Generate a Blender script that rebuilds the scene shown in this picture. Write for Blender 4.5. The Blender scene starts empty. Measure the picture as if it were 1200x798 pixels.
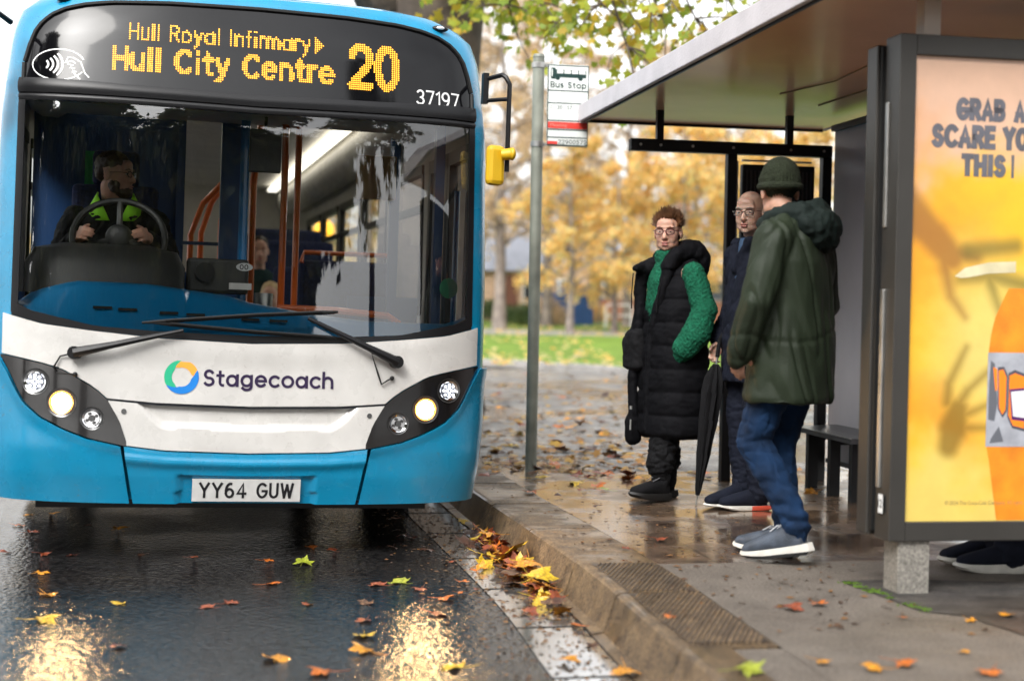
import bpy, bmesh, math, random
import numpy as np
from mathutils import Vector, Matrix, noise as mn
random.seed(7); np.random.seed(7)
R = math.radians
SC = bpy.context.scene
COL = SC.collection

# ------------------------------------------------------------------ camera, sky, sun, exposure
FPX, EYE = 1750.0, 1.13                      # focal length in photo pixels (1200 wide), eye height over the pavement
PITCH, ROLL = math.atan(42 / FPX), R(1.1)
fw = Vector((0, math.cos(PITCH), -math.sin(PITCH))); up0 = Vector((0, math.sin(PITCH), math.cos(PITCH))); rt0 = Vector((1, 0, 0))
rt = rt0 * math.cos(ROLL) + up0 * math.sin(ROLL); upv = -rt0 * math.sin(ROLL) + up0 * math.cos(ROLL)
cam = bpy.data.cameras.new('camera'); camo = bpy.data.objects.new('camera', cam); COL.objects.link(camo)
M = Matrix((rt, upv, -fw)).transposed().to_4x4(); M.translation = Vector((0, 0, EYE)); camo.matrix_world = M
cam.sensor_width = 36; cam.lens = 36 * FPX / 1200; cam.clip_end = 2000; cam.clip_start = .05
cam.dof.use_dof = True; cam.dof.focus_distance = 7.9; cam.dof.aperture_fstop = 1.35
SC.camera = camo
SUN_EL, SUN_AZ = R(42), R(205)               # azimuth measured clockwise from +Y (north)
world = bpy.data.worlds.new('World'); SC.world = world; world.use_nodes = True
wn, wl = world.node_tree.nodes, world.node_tree.links
wn.clear()
wo = wn.new('ShaderNodeOutputWorld'); bg = wn.new('ShaderNodeBackground'); sky = wn.new('ShaderNodeTexSky')
sky.sky_type = 'NISHITA'; sky.sun_disc = False; sky.sun_elevation = SUN_EL; sky.sun_rotation = SUN_AZ
sky.dust_density = 4; sky.air_density = 1.2; sky.ozone_density = 1
hs = wn.new('ShaderNodeHueSaturation'); hs.inputs['Saturation'].default_value = .09
tc = wn.new('ShaderNodeTexCoord'); cn = wn.new('ShaderNodeTexNoise'); cn.inputs['Scale'].default_value = 3.5; cn.inputs['Detail'].default_value = 6
cr = wn.new('ShaderNodeMapRange'); cr.inputs['From Min'].default_value = .3; cr.inputs['From Max'].default_value = .7; cr.inputs['To Min'].default_value = .95; cr.inputs['To Max'].default_value = 1.35
mx = wn.new('ShaderNodeMix'); mx.data_type = 'RGBA'; mx.blend_type = 'MULTIPLY'; mx.inputs['Factor'].default_value = 1
wl.new(tc.outputs['Generated'], cn.inputs['Vector']); wl.new(cn.outputs['Fac'], cr.inputs['Value'])
wl.new(sky.outputs['Color'], hs.inputs['Color']); wl.new(hs.outputs['Color'], mx.inputs[6]); wl.new(cr.outputs['Result'], mx.inputs[7])
wl.new(mx.outputs[2], bg.inputs['Color']); bg.inputs['Strength'].default_value = .15
wl.new(bg.outputs['Background'], wo.inputs['Surface'])
sun = bpy.data.lights.new('sun', 'SUN'); sun.energy = .6; sun.angle = R(25); sun.color = (1, .96, .9)
suno = bpy.data.objects.new('sun', sun); COL.objects.link(suno)
sd = Vector((math.sin(SUN_AZ) * math.cos(SUN_EL), math.cos(SUN_AZ) * math.cos(SUN_EL), math.sin(SUN_EL)))
suno.rotation_euler = sd.to_track_quat('Z', 'Y').to_euler(); suno.location = (-6, -10, 12)
SC.view_settings.view_transform = 'Standard'; SC.view_settings.look = 'None'; SC.view_settings.gamma = 1
SC.view_settings.exposure = 1.42
SC.render.engine = 'CYCLES'; SC.cycles.use_denoising = True; SC.cycles.max_bounces = 8; SC.cycles.transparent_max_bounces = 16
SC.cycles.sample_clamp_indirect = 12; SC.cycles.caustics_reflective = False; SC.cycles.caustics_refractive = False

def D(px, py, Y):                            # the place seen at a photo pixel, Y metres in front
    d = fw + rt * ((px - 600) / FPX) - upv * ((py - 399) / FPX)
    return Vector((0, 0, EYE)) + d * (Y / d.y)
def G(px, py, z=0.0):
    d = fw + rt * ((px - 600) / FPX) - upv * ((py - 399) / FPX)
    return Vector((0, 0, EYE)) + d * ((z - EYE) / d.z)

# ------------------------------------------------------------------ materials
def lin(c): return tuple(((x / 12.92) if x <= .04045 else ((x + .055) / 1.055) ** 2.4) for x in c)
MATS = {}
def mat(name, col, rough=.5, var=.0, vs=8.0, bump=0.0, bs=60.0, metal=0.0, coat=0.0, emis=None, es=0.0, spec=.5, sheen=0, rv=0.0, det=4):
    if name in MATS: return MATS[name]
    m = bpy.data.materials.new(name); m.use_nodes = True; n, l = m.node_tree.nodes, m.node_tree.links
    b = n['Principled BSDF']; c4 = (*col, 1)
    b.inputs['Base Color'].default_value = c4; b.inputs['Roughness'].default_value = rough; b.inputs['Metallic'].default_value = metal
    b.inputs['Coat Weight'].default_value = coat; b.inputs['Coat Roughness'].default_value = .05; b.inputs['Specular IOR Level'].default_value = spec
    if sheen: b.inputs['Sheen Weight'].default_value = sheen
    if emis: b.inputs['Emission Color'].default_value = (*emis, 1); b.inputs['Emission Strength'].default_value = es
    if var or bump or rv:
        t = n.new('ShaderNodeTexCoord')
    if var:
        x = n.new('ShaderNodeTexNoise'); x.inputs['Scale'].default_value = vs; x.inputs['Detail'].default_value = det; l.new(t.outputs['Object'], x.inputs['Vector'])
        r = n.new('ShaderNodeValToRGB'); r.color_ramp.elements[0].position = .3; r.color_ramp.elements[1].position = .72
        r.color_ramp.elements[0].color = (*[max(0, q * (1 - var)) for q in col], 1); r.color_ramp.elements[1].color = (*[min(1, q * (1 + var)) for q in col], 1)
        l.new(x.outputs['Fac'], r.inputs['Fac']); l.new(r.outputs['Color'], b.inputs['Base Color'])
    if rv:
        x = n.new('ShaderNodeTexNoise'); x.inputs['Scale'].default_value = vs * 1.7; x.inputs['Detail'].default_value = 5; l.new(t.outputs['Object'], x.inputs['Vector'])
        r = n.new('ShaderNodeMapRange'); r.inputs['From Min'].default_value = .3; r.inputs['From Max'].default_value = .7
        r.inputs['To Min'].default_value = max(.02, rough - rv); r.inputs['To Max'].default_value = min(1, rough + rv); l.new(x.outputs['Fac'], r.inputs['Value']); l.new(r.outputs['Result'], b.inputs['Roughness'])
    if bump:
        x = n.new('ShaderNodeTexNoise'); x.inputs['Scale'].default_value = bs; x.inputs['Detail'].default_value = 5; l.new(t.outputs['Object'], x.inputs['Vector'])
        u = n.new('ShaderNodeBump'); u.inputs['Strength'].default_value = bump; u.inputs['Distance'].default_value = .02; l.new(x.outputs['Fac'], u.inputs['Height']); l.new(u.outputs['Normal'], b.inputs['Normal'])
    MATS[name] = m; return m

def wet(name, c1, c2, r_lo, r_hi, gs=220, gb=.35, ps=1.2, joints=None, fine=.35, pud=(.42, .58), coat=0.0, pb=.15, island=0, bd=.006):
    """wet ground: grainy colour, puddles of low roughness, optional slab joints (size_x, size_y, yaw, ox, oy)"""
    m = bpy.data.materials.new(name); m.use_nodes = True; n, l = m.node_tree.nodes, m.node_tree.links; b = n['Principled BSDF']
    t = n.new('ShaderNodeTexCoord'); src = t.outputs['Object']
    g = n.new('ShaderNodeTexNoise'); g.inputs['Scale'].default_value = gs; g.inputs['Detail'].default_value = 3; l.new(src, g.inputs['Vector'])
    w = n.new('ShaderNodeTexNoise'); w.inputs['Scale'].default_value = ps; w.inputs['Detail'].default_value = 6; w.inputs['Roughness'].default_value = .6; l.new(src, w.inputs['Vector'])
    w2 = n.new('ShaderNodeTexNoise'); w2.inputs['Scale'].default_value = ps * 5; w2.inputs['Detail'].default_value = 4; l.new(src, w2.inputs['Vector'])
    r1 = n.new('ShaderNodeValToRGB'); e = r1.color_ramp.elements; e[0].position = .38; e[1].position = .63; e[0].color = (*c1, 1); e[1].color = (*c2, 1)
    a = n.new('ShaderNodeMath'); a.operation = 'MULTIPLY_ADD'; a.inputs[1].default_value = fine; l.new(g.outputs['Fac'], a.inputs[0])
    a2 = n.new('ShaderNodeMath'); a2.operation = 'MULTIPLY'; a2.inputs[1].default_value = 1 - fine; l.new(w2.outputs['Fac'], a2.inputs[0]); l.new(a2.outputs[0], a.inputs[2])
    l.new(a.outputs[0], r1.inputs['Fac']); colo = r1.outputs['Color']
    pr = n.new('ShaderNodeMapRange'); pr.interpolation_type = 'SMOOTHSTEP'; pr.inputs['From Min'].default_value = pud[0]; pr.inputs['From Max'].default_value = pud[1]
    pr.inputs['To Min'].default_value = r_lo; pr.inputs['To Max'].default_value = r_hi; l.new(w.outputs['Fac'], pr.inputs['Value']); l.new(pr.outputs['Result'], b.inputs['Roughness'])
    bs = n.new('ShaderNodeMapRange'); bs.interpolation_type = 'SMOOTHSTEP'; bs.inputs['From Min'].default_value = pud[0]; bs.inputs['From Max'].default_value = pud[1]
    bs.inputs['To Min'].default_value = gb * pb; bs.inputs['To Max'].default_value = gb; l.new(w.outputs['Fac'], bs.inputs['Value'])
    u = n.new('ShaderNodeBump'); u.inputs['Distance'].default_value = bd; l.new(bs.outputs['Result'], u.inputs['Strength']); l.new(g.outputs['Fac'], u.inputs['Height'])
    if joints:
        sx, sy, yaw, ox, oy = joints
        mp = n.new('ShaderNodeMapping'); mp.vector_type = 'TEXTURE'; mp.inputs['Location'].default_value = (ox, oy, 0); mp.inputs['Rotation'].default_value = (0, 0, yaw); l.new(src, mp.inputs['Vector'])
        br = n.new('ShaderNodeTexBrick'); br.inputs['Scale'].default_value = 1; br.inputs['Brick Width'].default_value = sx; br.inputs['Row Height'].default_value = sy
        br.inputs['Mortar Size'].default_value = .007; br.inputs['Mortar Smooth'].default_value = .3; br.inputs['Color1'].default_value = (.75, .75, .78, 1); br.inputs['Color2'].default_value = (1.15, 1.1, 1, 1); br.inputs['Mortar'].default_value = (.25, .22, .2, 1)
        l.new(mp.outputs[0], br.inputs['Vector'])
        q = n.new('ShaderNodeMix'); q.data_type = 'RGBA'; q.blend_type = 'MULTIPLY'; q.inputs['Factor'].default_value = 1; l.new(colo, q.inputs[6]); l.new(br.outputs['Color'], q.inputs[7]); colo = q.outputs[2]
        iv = n.new('ShaderNodeMath'); iv.operation = 'SUBTRACT'; iv.inputs[0].default_value = 1; l.new(br.outputs['Fac'], iv.inputs[1])
        u2 = n.new('ShaderNodeBump'); u2.inputs['Distance'].default_value = .01; u2.inputs['Strength'].default_value = .6; l.new(iv.outputs[0], u2.inputs['Height']); l.new(u.outputs['Normal'], u2.inputs['Normal']); u = u2
    if island:
        ge = n.new('ShaderNodeNewGeometry'); ir = n.new('ShaderNodeMapRange'); ir.inputs['To Min'].default_value = 1 - island; ir.inputs['To Max'].default_value = 1 + island; l.new(ge.outputs['Random Per Island'], ir.inputs['Value'])
        iq = n.new('ShaderNodeMix'); iq.data_type = 'RGBA'; iq.blend_type = 'MULTIPLY'; iq.inputs['Factor'].default_value = 1; l.new(colo, iq.inputs[6]); l.new(ir.outputs['Result'], iq.inputs[7]); colo = iq.outputs[2]
    l.new(colo, b.inputs['Base Color']); l.new(u.outputs['Normal'], b.inputs['Normal'])
    b.inputs['Coat Weight'].default_value = coat; b.inputs['Coat Roughness'].default_value = .12
    MATS[name] = m; return m

def palette(name, cols, rough=.6, trans=.35):
    """leaf material: colour picked per loose leaf, light passes through"""
    m = bpy.data.materials.new(name); m.use_nodes = True; n, l = m.node_tree.nodes, m.node_tree.links; b = n['Principled BSDF']; o = n['Material Output']
    g = n.new('ShaderNodeNewGeometry'); r = n.new('ShaderNodeValToRGB'); r.color_ramp.interpolation = 'LINEAR'
    e = r.color_ramp.elements
    while len(e) < len(cols): e.new(.5)
    for i, c in enumerate(cols): e[i].position = i / max(1, len(cols) - 1); e[i].color = (*c, 1)
    l.new(g.outputs['Random Per Island'], r.inputs['Fac']); l.new(r.outputs['Color'], b.inputs['Base Color']); b.inputs['Roughness'].default_value = rough
    t = n.new('ShaderNodeBsdfTranslucent'); l.new(r.outputs['Color'], t.inputs['Color']); x = n.new('ShaderNodeMixShader'); x.inputs[0].default_value = trans
    l.new(b.outputs[0], x.inputs[1]); l.new(t.outputs[0], x.inputs[2]); l.new(x.outputs[0], o.inputs['Surface'])
    MATS[name] = m; return m

def glass(name, tint=(.9, .93, .92), ior=1.6, film=0.0, mult=1.0):
    m = bpy.data.materials.new(name); m.use_nodes = True; n, l = m.node_tree.nodes, m.node_tree.links; n.remove(n['Principled BSDF']); o = n['Material Output']
    t = n.new('ShaderNodeBsdfTransparent'); t.inputs['Color'].default_value = (*tint, 1)
    g = n.new('ShaderNodeBsdfGlossy'); g.inputs['Roughness'].default_value = film
    f = n.new('ShaderNodeFresnel'); f.inputs['IOR'].default_value = ior
    k = n.new('ShaderNodeMath'); k.operation = 'MULTIPLY'; k.use_clamp = True; k.inputs[1].default_value = mult; l.new(f.outputs[0], k.inputs[0])
    x = n.new('ShaderNodeMixShader'); l.new(k.outputs[0], x.inputs[0]); l.new(t.outputs[0], x.inputs[1]); l.new(g.outputs[0], x.inputs[2]); l.new(x.outputs[0], o.inputs['Surface'])
    MATS[name] = m; return m

# ------------------------------------------------------------------ mesh building
class MB:
    def __init__(s): s.v = []; s.f = []; s.m = []
    def add(s, vs, fs, mi=0):
        k = len(s.v); s.v += [tuple(p) for p in vs]; s.f += [tuple(i + k for i in f) for f in fs]; s.m += [mi] * len(fs); return s
    def box(s, c, d, yaw=0, mi=0, rot=None):
        hx, hy, hz = d[0] / 2, d[1] / 2, d[2] / 2; c = Vector(c); r = rot or Matrix.Rotation(yaw, 3, 'Z')
        vs = [c + r @ Vector((x, y, z)) for x in (-hx, hx) for y in (-hy, hy) for z in (-hz, hz)]
        return s.add(vs, [(0, 1, 3, 2), (4, 6, 7, 5), (0, 4, 5, 1), (2, 3, 7, 6), (0, 2, 6, 4), (1, 5, 7, 3)], mi)
    def tube(s, pts, r, seg=10, mi=0, cap=True):
        pts = [Vector(p) for p in pts]; n = len(pts); rs = r if isinstance(r, (list, tuple)) else [r] * n
        vs = []; fs = []; ref = None
        for i, p in enumerate(pts):
            t = (pts[min(i + 1, n - 1)] - pts[max(i - 1, 0)])
            t = t.normalized() if t.length > 1e-9 else Vector((0, 0, 1))
            if ref is None: ref = t.orthogonal().normalized()
            ref = (ref - t * ref.dot(t)); ref = ref.normalized() if ref.length > 1e-6 else t.orthogonal().normalized()
            b = t.cross(ref)
            vs += [p + (ref * math.cos(a) + b * math.sin(a)) * rs[i] for a in [2 * math.pi * k / seg for k in range(seg)]]
        for i in range(n - 1):
            for k in range(seg):
                a = i * seg + k; b2 = i * seg + (k + 1) % seg; fs.append((a, b2, b2 + seg, a + seg))
        if cap: fs.append(tuple(range(seg - 1, -1, -1))); fs.append(tuple((n - 1) * seg + k for k in range(seg)))
        return s.add(vs, fs, mi)
    def ell(s, c, r, rot=None, nu=16, nv=10, mi=0):
        c = Vector(c); rot = rot or Matrix.Identity(3); vs = [c + rot @ Vector((0, 0, r[2]))]; fs = []
        for j in range(1, nv):
            th = math.pi * j / nv
            vs += [c + rot @ Vector((r[0] * math.sin(th) * math.cos(2 * math.pi * i / nu), r[1] * math.sin(th) * math.sin(2 * math.pi * i / nu), r[2] * math.cos(th))) for i in range(nu)]
        vs.append(c + rot @ Vector((0, 0, -r[2]))); L = len(vs) - 1
        for i in range(nu): fs.append((0, 1 + i, 1 + (i + 1) % nu)); fs.append((L, L - nu + (i + 1) % nu, L - nu + i))
        for j in range(nv - 2):
            for i in range(nu):
                a = 1 + j * nu + i; b = 1 + j * nu + (i + 1) % nu; fs.append((a, a + nu, b + nu, b))
        return s.add(vs, fs, mi)
    def cap(s, a, ra, b, rb, seg=14, mi=0):        # tapered capsule
        a, b = Vector(a), Vector(b); d = b - a; L = d.length; t = d / max(L, 1e-6); pts = []; rs = []
        for k in range(5): an = math.pi / 2 * (1 - k / 4); pts.append(a - t * (ra * math.sin(an))); rs.append(max(ra * math.cos(an), ra * .04))
        for k in range(5): an = math.pi / 2 * k / 4; pts.append(b + t * (rb * math.sin(an))); rs.append(max(rb * math.cos(an), rb * .04))
        return s.tube(pts, rs, seg, mi)
    def chain(s, pts, rs, seg=14, mi=0):
        for i in range(len(pts) - 1): s.cap(pts[i], rs[i], pts[i + 1], rs[i + 1], seg, mi)
        return s
    def loft(s, rings, seg=28, mi=0, p=2.2):       # rings: (center, rx, ry, yaw)
        vs = []; fs = []
        for c, rx, ry, *yw in rings:
            yw = yw[0] if yw else 0; ca, sa = math.cos(yw), math.sin(yw)
            for k in range(seg):
                a = 2 * math.pi * k / seg; x = rx * math.copysign(abs(math.cos(a)) ** (2 / p), math.cos(a)); y = ry * math.copysign(abs(math.sin(a)) ** (2 / p), math.sin(a))
                vs.append((c[0] + ca * x - sa * y, c[1] + sa * x + ca * y, c[2]))
        n = len(rings)
        for i in range(n - 1):
            for k in range(seg):
                a = i * seg + k; b = i * seg + (k + 1) % seg; fs.append((a, b, b + seg, a + seg))
        fs.append(tuple(range(seg - 1, -1, -1))); fs.append(tuple((n - 1) * seg + k for k in range(seg)))
        return s.add(vs, fs, mi)
    def prism(s, poly, z0, z1, mi=0):              # polygon in xy, extruded in z
        n = len(poly); vs = [(x, y, z0) for x, y in poly] + [(x, y, z1) for x, y in poly]
        return s.add(vs, [tuple(range(n - 1, -1, -1)), tuple(range(n, 2 * n))] + [(i, (i + 1) % n, n + (i + 1) % n, n + i) for i in range(n)], mi)
    def grid(s, P, closed=False, mi=0):            # P[i][j]
        nu, nv = len(P), len(P[0]); vs = [p for row in P for p in row]
        fs = [(i * nv + j, (i + 1) * nv + j, (i + 1) * nv + (j + 1) % nv, i * nv + (j + 1) % nv) for i in range(nu - 1) for j in range(nv if closed else nv - 1)]
        return s.add(vs, fs, mi)
    def map(s, fn): s.v = [tuple(fn(Vector(p))) for p in s.v]; return s

def finish_mesh(me, mats, smooth=False, angle=None):
    for m in (mats if isinstance(mats, (list, tuple)) else [mats]): me.materials.append(m)
    if smooth: me.shade_smooth() if hasattr(me, 'shade_smooth') else [setattr(p, 'use_smooth', True) for p in me.polygons]
    return me
def props(o, label=None, cat=None, group=None, kind=None):
    for k, v in (('label', label), ('category', cat), ('group', group), ('kind', kind)):
        if v: o[k] = v
    return o
def link(name, me, parent=None, loc=None):
    o = bpy.data.objects.new(name, me); COL.objects.link(o)
    if parent: o.parent = parent
    if loc is not None: o.location = loc
    return o
def obj(name, mb, mats, parent=None, smooth=False, bevel=0, solid=0, normals=True, auto=35, label=None):
    me = bpy.data.meshes.new(name); me.from_pydata(mb.v, [], mb.f)
    ms = mats if isinstance(mats, (list, tuple)) else [mats]
    for m in ms: me.materials.append(m)
    if len(ms) > 1: me.polygons.foreach_set('material_index', mb.m)
    if normals:
        bm = bmesh.new(); bm.from_mesh(me); bmesh.ops.recalc_face_normals(bm, faces=bm.faces); bm.to_mesh(me); bm.free()
    if smooth:
        me.polygons.foreach_set('use_smooth', [True] * len(me.polygons))
        if auto: me.set_sharp_from_angle(angle=R(auto))
    o = link(name, me, parent)
    if solid: md = o.modifiers.new('solid', 'SOLIDIFY'); md.thickness = solid; md.offset = -1
    if bevel: md = o.modifiers.new('bevel', 'BEVEL'); md.width = bevel; md.segments = 2; md.limit_method = 'ANGLE'
    if label: o['label'] = label
    return o
def empty(name, loc=(0, 0, 0), rz=0, label=None, cat=None, group=None):
    o = bpy.data.objects.new(name, None); COL.objects.link(o); o.empty_display_size = .1; o.location = loc; o.rotation_euler = (0, 0, rz)
    return props(o, label, cat, group)
def structure(o): o['kind'] = 'structure'; return o

DG = None
def text_mesh(body, offset=0.0, spacing=1.0, bevel=0, res=3):
    cu = bpy.data.curves.new('t', 'FONT'); cu.body = body; cu.size = 1; cu.offset = offset; cu.space_character = spacing; cu.resolution_u = res
    o = bpy.data.objects.new('t', cu); COL.objects.link(o); bpy.context.view_layer.update()
    dg = bpy.context.evaluated_depsgraph_get(); me = bpy.data.meshes.new_from_object(o.evaluated_get(dg))
    V = np.array([v.co[:2] for v in me.vertices]).reshape(-1, 2); T = [tuple(p.vertices) for p in me.polygons]
    bpy.data.objects.remove(o); bpy.data.curves.remove(cu); bpy.data.meshes.remove(me); return V, T
def fit_text(mb, body, x0, x1, z0, z1, fn, offset=0.0, spacing=1.0, mi=0, ref=None, keep=False):
    """letters laid into a rectangle; fn maps (x, z) to a point. ref: letters whose height fills z0..z1 (cap height)"""
    V, T = text_mesh(body, offset, spacing); lo, hi = V.min(0), V.max(0); l2, h2 = lo[1], hi[1]
    if ref: W, _ = text_mesh(ref, offset); l2, h2 = W.min(0)[1], W.max(0)[1]
    sx = (x1 - x0) / (hi[0] - lo[0]); sz = (z1 - z0) / (h2 - l2)
    mb.add([fn(x0 + (x - lo[0]) * sx, z0 + (y - l2) * sz) for x, y in V], T, mi); return mb

def A_(cx, cy, rx, ry, a0, a1, n=18): return [(cx + rx * math.cos(R(a0 + (a1 - a0) * i / n)), cy + ry * math.sin(R(a0 + (a1 - a0) * i / n))) for i in range(n + 1)]
GL = {  # a plain sans-serif drawn as pen strokes: width, strokes (capital height 1, small letters .70)
 'S': (.56, [A_(.28, .745, .25, .255, 30, 270) + A_(.28, .25, .28, .25, 90, -150)[1:]]), 't': (.38, [[(.17, .94), (.17, .22)] + A_(.35, .22, .18, .22, 180, 275, 8), [(0, .68), (.38, .68)]]),
 'a': (.68, [A_(.31, .34, .31, .34, 0, 360, 28), [(.66, .72), (.66, 0)]]), 'g': (.66, [A_(.32, .35, .32, .35, 0, 360, 28), [(.64, .70), (.64, 0)] + A_(.33, -.02, .31, .27, 0, -150)]),
 'e': (.66, [[(.02, .36), (.65, .36)] + A_(.33, .35, .32, .35, 2, 318, 26)]), 'c': (.58, [A_(.33, .35, .33, .35, 48, 312, 24)]), 'o': (.68, [A_(.34, .35, .34, .35, 0, 360, 28)]),
 'h': (.58, [[(0, 1.04), (0, 0)], [(0, .40)] + A_(.29, .40, .29, .30, 180, 0) + [(.58, 0)]]), 'n': (.58, [[(0, .70), (0, 0)], [(0, .40)] + A_(.29, .40, .29, .30, 180, 0) + [(.58, 0)]]),
 'm': (.96, [[(0, .70), (0, 0)], [(0, .42)] + A_(.24, .42, .24, .28, 180, 0) + [(.48, 0)], [(.48, .42)] + A_(.72, .42, .24, .28, 180, 0) + [(.96, 0)]]), 'r': (.34, [[(0, .70), (0, 0)], [(0, .36)] + A_(.30, .36, .30, .34, 180, 80, 10)]),
 'l': (.14, [[(.07, 1.0), (.07, 0)]]), 'i': (.14, [[(.07, .60), (.07, 0)], [(.07, .96), (.07, 1.02)]]), 'f': (.38, [[(.15, 0), (.15, .78)] + A_(.36, .78, .21, .22, 180, 90, 8), [(0, .68), (.36, .68)]]),
 'u': (.56, [[(0, .70), (0, .29)] + A_(.28, .29, .28, .29, 180, 360) + [(.56, .70)], [(.56, .30), (.56, 0)]]), 'y': (.58, [[(0, .70), (.30, .02)], [(.58, .70), (.24, -.16), (.12, -.26), (0, -.28)]]), 'p': (.64, [A_(.32, .35, .32, .35, 0, 360, 28), [(0, .70), (0, -.28)]]), 's': (.42, [A_(.21, .53, .19, .17, 30, 270, 12) + A_(.21, .18, .21, .18, 90, -150, 12)[1:]]),
 'H': (.66, [[(0, 1), (0, 0)], [(.66, 1), (.66, 0)], [(0, .52), (.66, .52)]]), 'R': (.60, [[(0, 0), (0, 1), (.30, 1)] + A_(.32, .745, .26, .255, 90, -90, 12) + [(0, .49)], [(.30, .49), (.62, 0)]]), 'I': (.12, [[(.06, 1), (.06, 0)]]),
 'C': (.74, [A_(.42, .5, .42, .5, 48, 312, 26)]), 'G': (.74, [A_(.40, .5, .40, .5, 50, 345, 26) + [(.78, .46), (.44, .46)]]), 'B': (.58, [[(0, .5), (.30, .5)] + A_(.32, .75, .24, .25, -90, 90, 10) + [(0, 1), (0, 0), (.32, 0)] + A_(.32, .25, .27, .25, -90, 90, 10)]),
 'Y': (.66, [[(0, 1), (.33, .48)], [(.66, 1), (.33, .48), (.33, 0)]]), 'U': (.62, [[(0, 1), (0, .31)] + A_(.31, .31, .31, .31, 180, 360) + [(.62, 1)]]), 'W': (.96, [[(0, 1), (.24, 0)], [(.24, 0), (.48, .92)], [(.48, .92), (.72, 0)], [(.72, 0), (.96, 1)]]), 'A': (.68, [[(0, 0), (.34, 1), (.68, 0)], [(.12, .30), (.56, .30)]]), 'E': (.50, [[(.50, 1), (0, 1), (0, 0), (.50, 0)], [(0, .52), (.44, .52)]]), 'T': (.60, [[(0, 1), (.60, 1)], [(.30, 1), (.30, 0)]]), 'O': (.76, [A_(.38, .5, .38, .5, 0, 360, 28)]), 'M': (.8, [[(0, 0), (0, 1), (.4, .2), (.8, 1), (.8, 0)]]),
 '0': (.58, [A_(.29, .5, .29, .5, 0, 360, 28)]), '1': (.22, [[(0, .82), (.22, 1), (.22, 0)]]), '2': (.56, [A_(.28, .71, .28, .29, 165, -38, 16) + [(.0, .0), (.58, .0)]]), '3': (.54, [A_(.26, .745, .25, .255, 150, -90, 14) + A_(.26, .245, .28, .245, 90, -150, 14)[1:]]), '4': (.62, [[(.62, .27), (0, .27), (.44, 1), (.44, 0)]]), '5': (.54, [[(.50, 1), (.08, 1), (.04, .56)] + A_(.25, .31, .29, .31, 125, -150, 16)]), '6': (.56, [A_(.28, .30, .28, .30, 0, 360, 22), [(.0, .30)] + A_(.34, .42, .34, .58, 190, 80, 12)]), '7': (.56, [[(0, 1), (.56, 1), (.20, 0)]]), '9': (.56, [A_(.28, .70, .28, .30, 0, 360, 22), [(.56, .70)] + A_(.22, .58, .34, .58, 10, -100, 12)]), ' ': (.30, [])}
def layout(body, gap):
    x = 0; out = []
    for ch in body:
        w, st = GL[ch]; out += [[(x + a, b) for a, b in s] for s in st]; x += w + gap
    return out, x - gap
def pen(mb, body, x0, x1, z0, z1, fn, w=.14, gap=.30, mi=0, dz=None):
    """write body with a pen of width w (in capital heights) between x0..x1, base z0, capital top z1; fn(x, z, k) gives the point"""
    st, W = layout(body, gap); sx = (x1 - x0 - w * (z1 - z0)) / W; sz = (z1 - z0) * (1 - w); ox = x0 + w * (z1 - z0) / 2; oz = z0 + (z1 - z0) * w / 2; hw = w * (z1 - z0) / 2
    for k, s in enumerate(st):
        P = [Vector((ox + a * sx, oz + b * sz)) for a, b in s]; P = [p for i, p in enumerate(P) if i == 0 or (p - P[i - 1]).length > 1e-6]
        closed = (P[0] - P[-1]).length < 1e-4 and len(P) > 6; L = []; Q = []; n = len(P)
        for i, p in enumerate(P):
            a = P[i - 1] if i else (P[-2] if closed else None); b = P[i + 1] if i < n - 1 else (P[1] if closed else None)
            t1 = (p - a).normalized() if a is not None else None; t2 = (b - p).normalized() if b is not None else None
            t1 = t1 or t2; t2 = t2 or t1; n1 = Vector((-t1.y, t1.x)); n2 = Vector((-t2.y, t2.x)); nn = (n1 + n2); nn = nn.normalized() if nn.length > .2 else n1; nn = nn * (hw / max(.72, nn.dot(n1)))
            q = p + (0 * t1); 
            if not closed and i in (0, n - 1): q = p + (t1 if i else -t1) * hw * (.9 if body[0] not in 'l' else .9)
            L.append(q + nn); Q.append(q - nn)
        mb.grid([[fn(a.x, a.y, k), fn(b.x, b.y, k)] for a, b in zip(L, Q)], mi=mi)
    return mb
def remesh(mb, voxel, smooth=3, fac=.5):
    me = bpy.data.meshes.new('r'); me.from_pydata(mb.v, [], mb.f); o = bpy.data.objects.new('r', me); COL.objects.link(o)
    md = o.modifiers.new('r', 'REMESH'); md.mode = 'VOXEL'; md.voxel_size = voxel
    if smooth: m2 = o.modifiers.new('s', 'SMOOTH'); m2.iterations = smooth; m2.factor = fac
    bpy.context.view_layer.update(); dg = bpy.context.evaluated_depsgraph_get(); out = bpy.data.meshes.new_from_object(o.evaluated_get(dg))
    bpy.data.objects.remove(o); bpy.data.meshes.remove(me); return out
def skin(name, mb, voxel, m, parent, smooth=3, disp=None, label=None):
    me = remesh(mb, voxel, smooth); me.name = name
    if disp:
        nv = len(me.vertices); co = np.zeros(nv * 3, 'f'); no = np.zeros(nv * 3, 'f'); me.vertices.foreach_get('co', co); me.vertices.foreach_get('normal', no) if False else me.vertex_normals.foreach_get('vector', no)
        co = co.reshape(-1, 3); no = no.reshape(-1, 3); d = np.array([disp(Vector(p)) for p in co]); co = co + no * d[:, None]; me.vertices.foreach_set('co', co.ravel()); me.update()
    me.materials.clear(); me.materials.append(m); me.polygons.foreach_set('use_smooth', [True] * len(me.polygons))
    o = link(name, me, parent)
    if label: o['label'] = label
    return o

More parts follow.
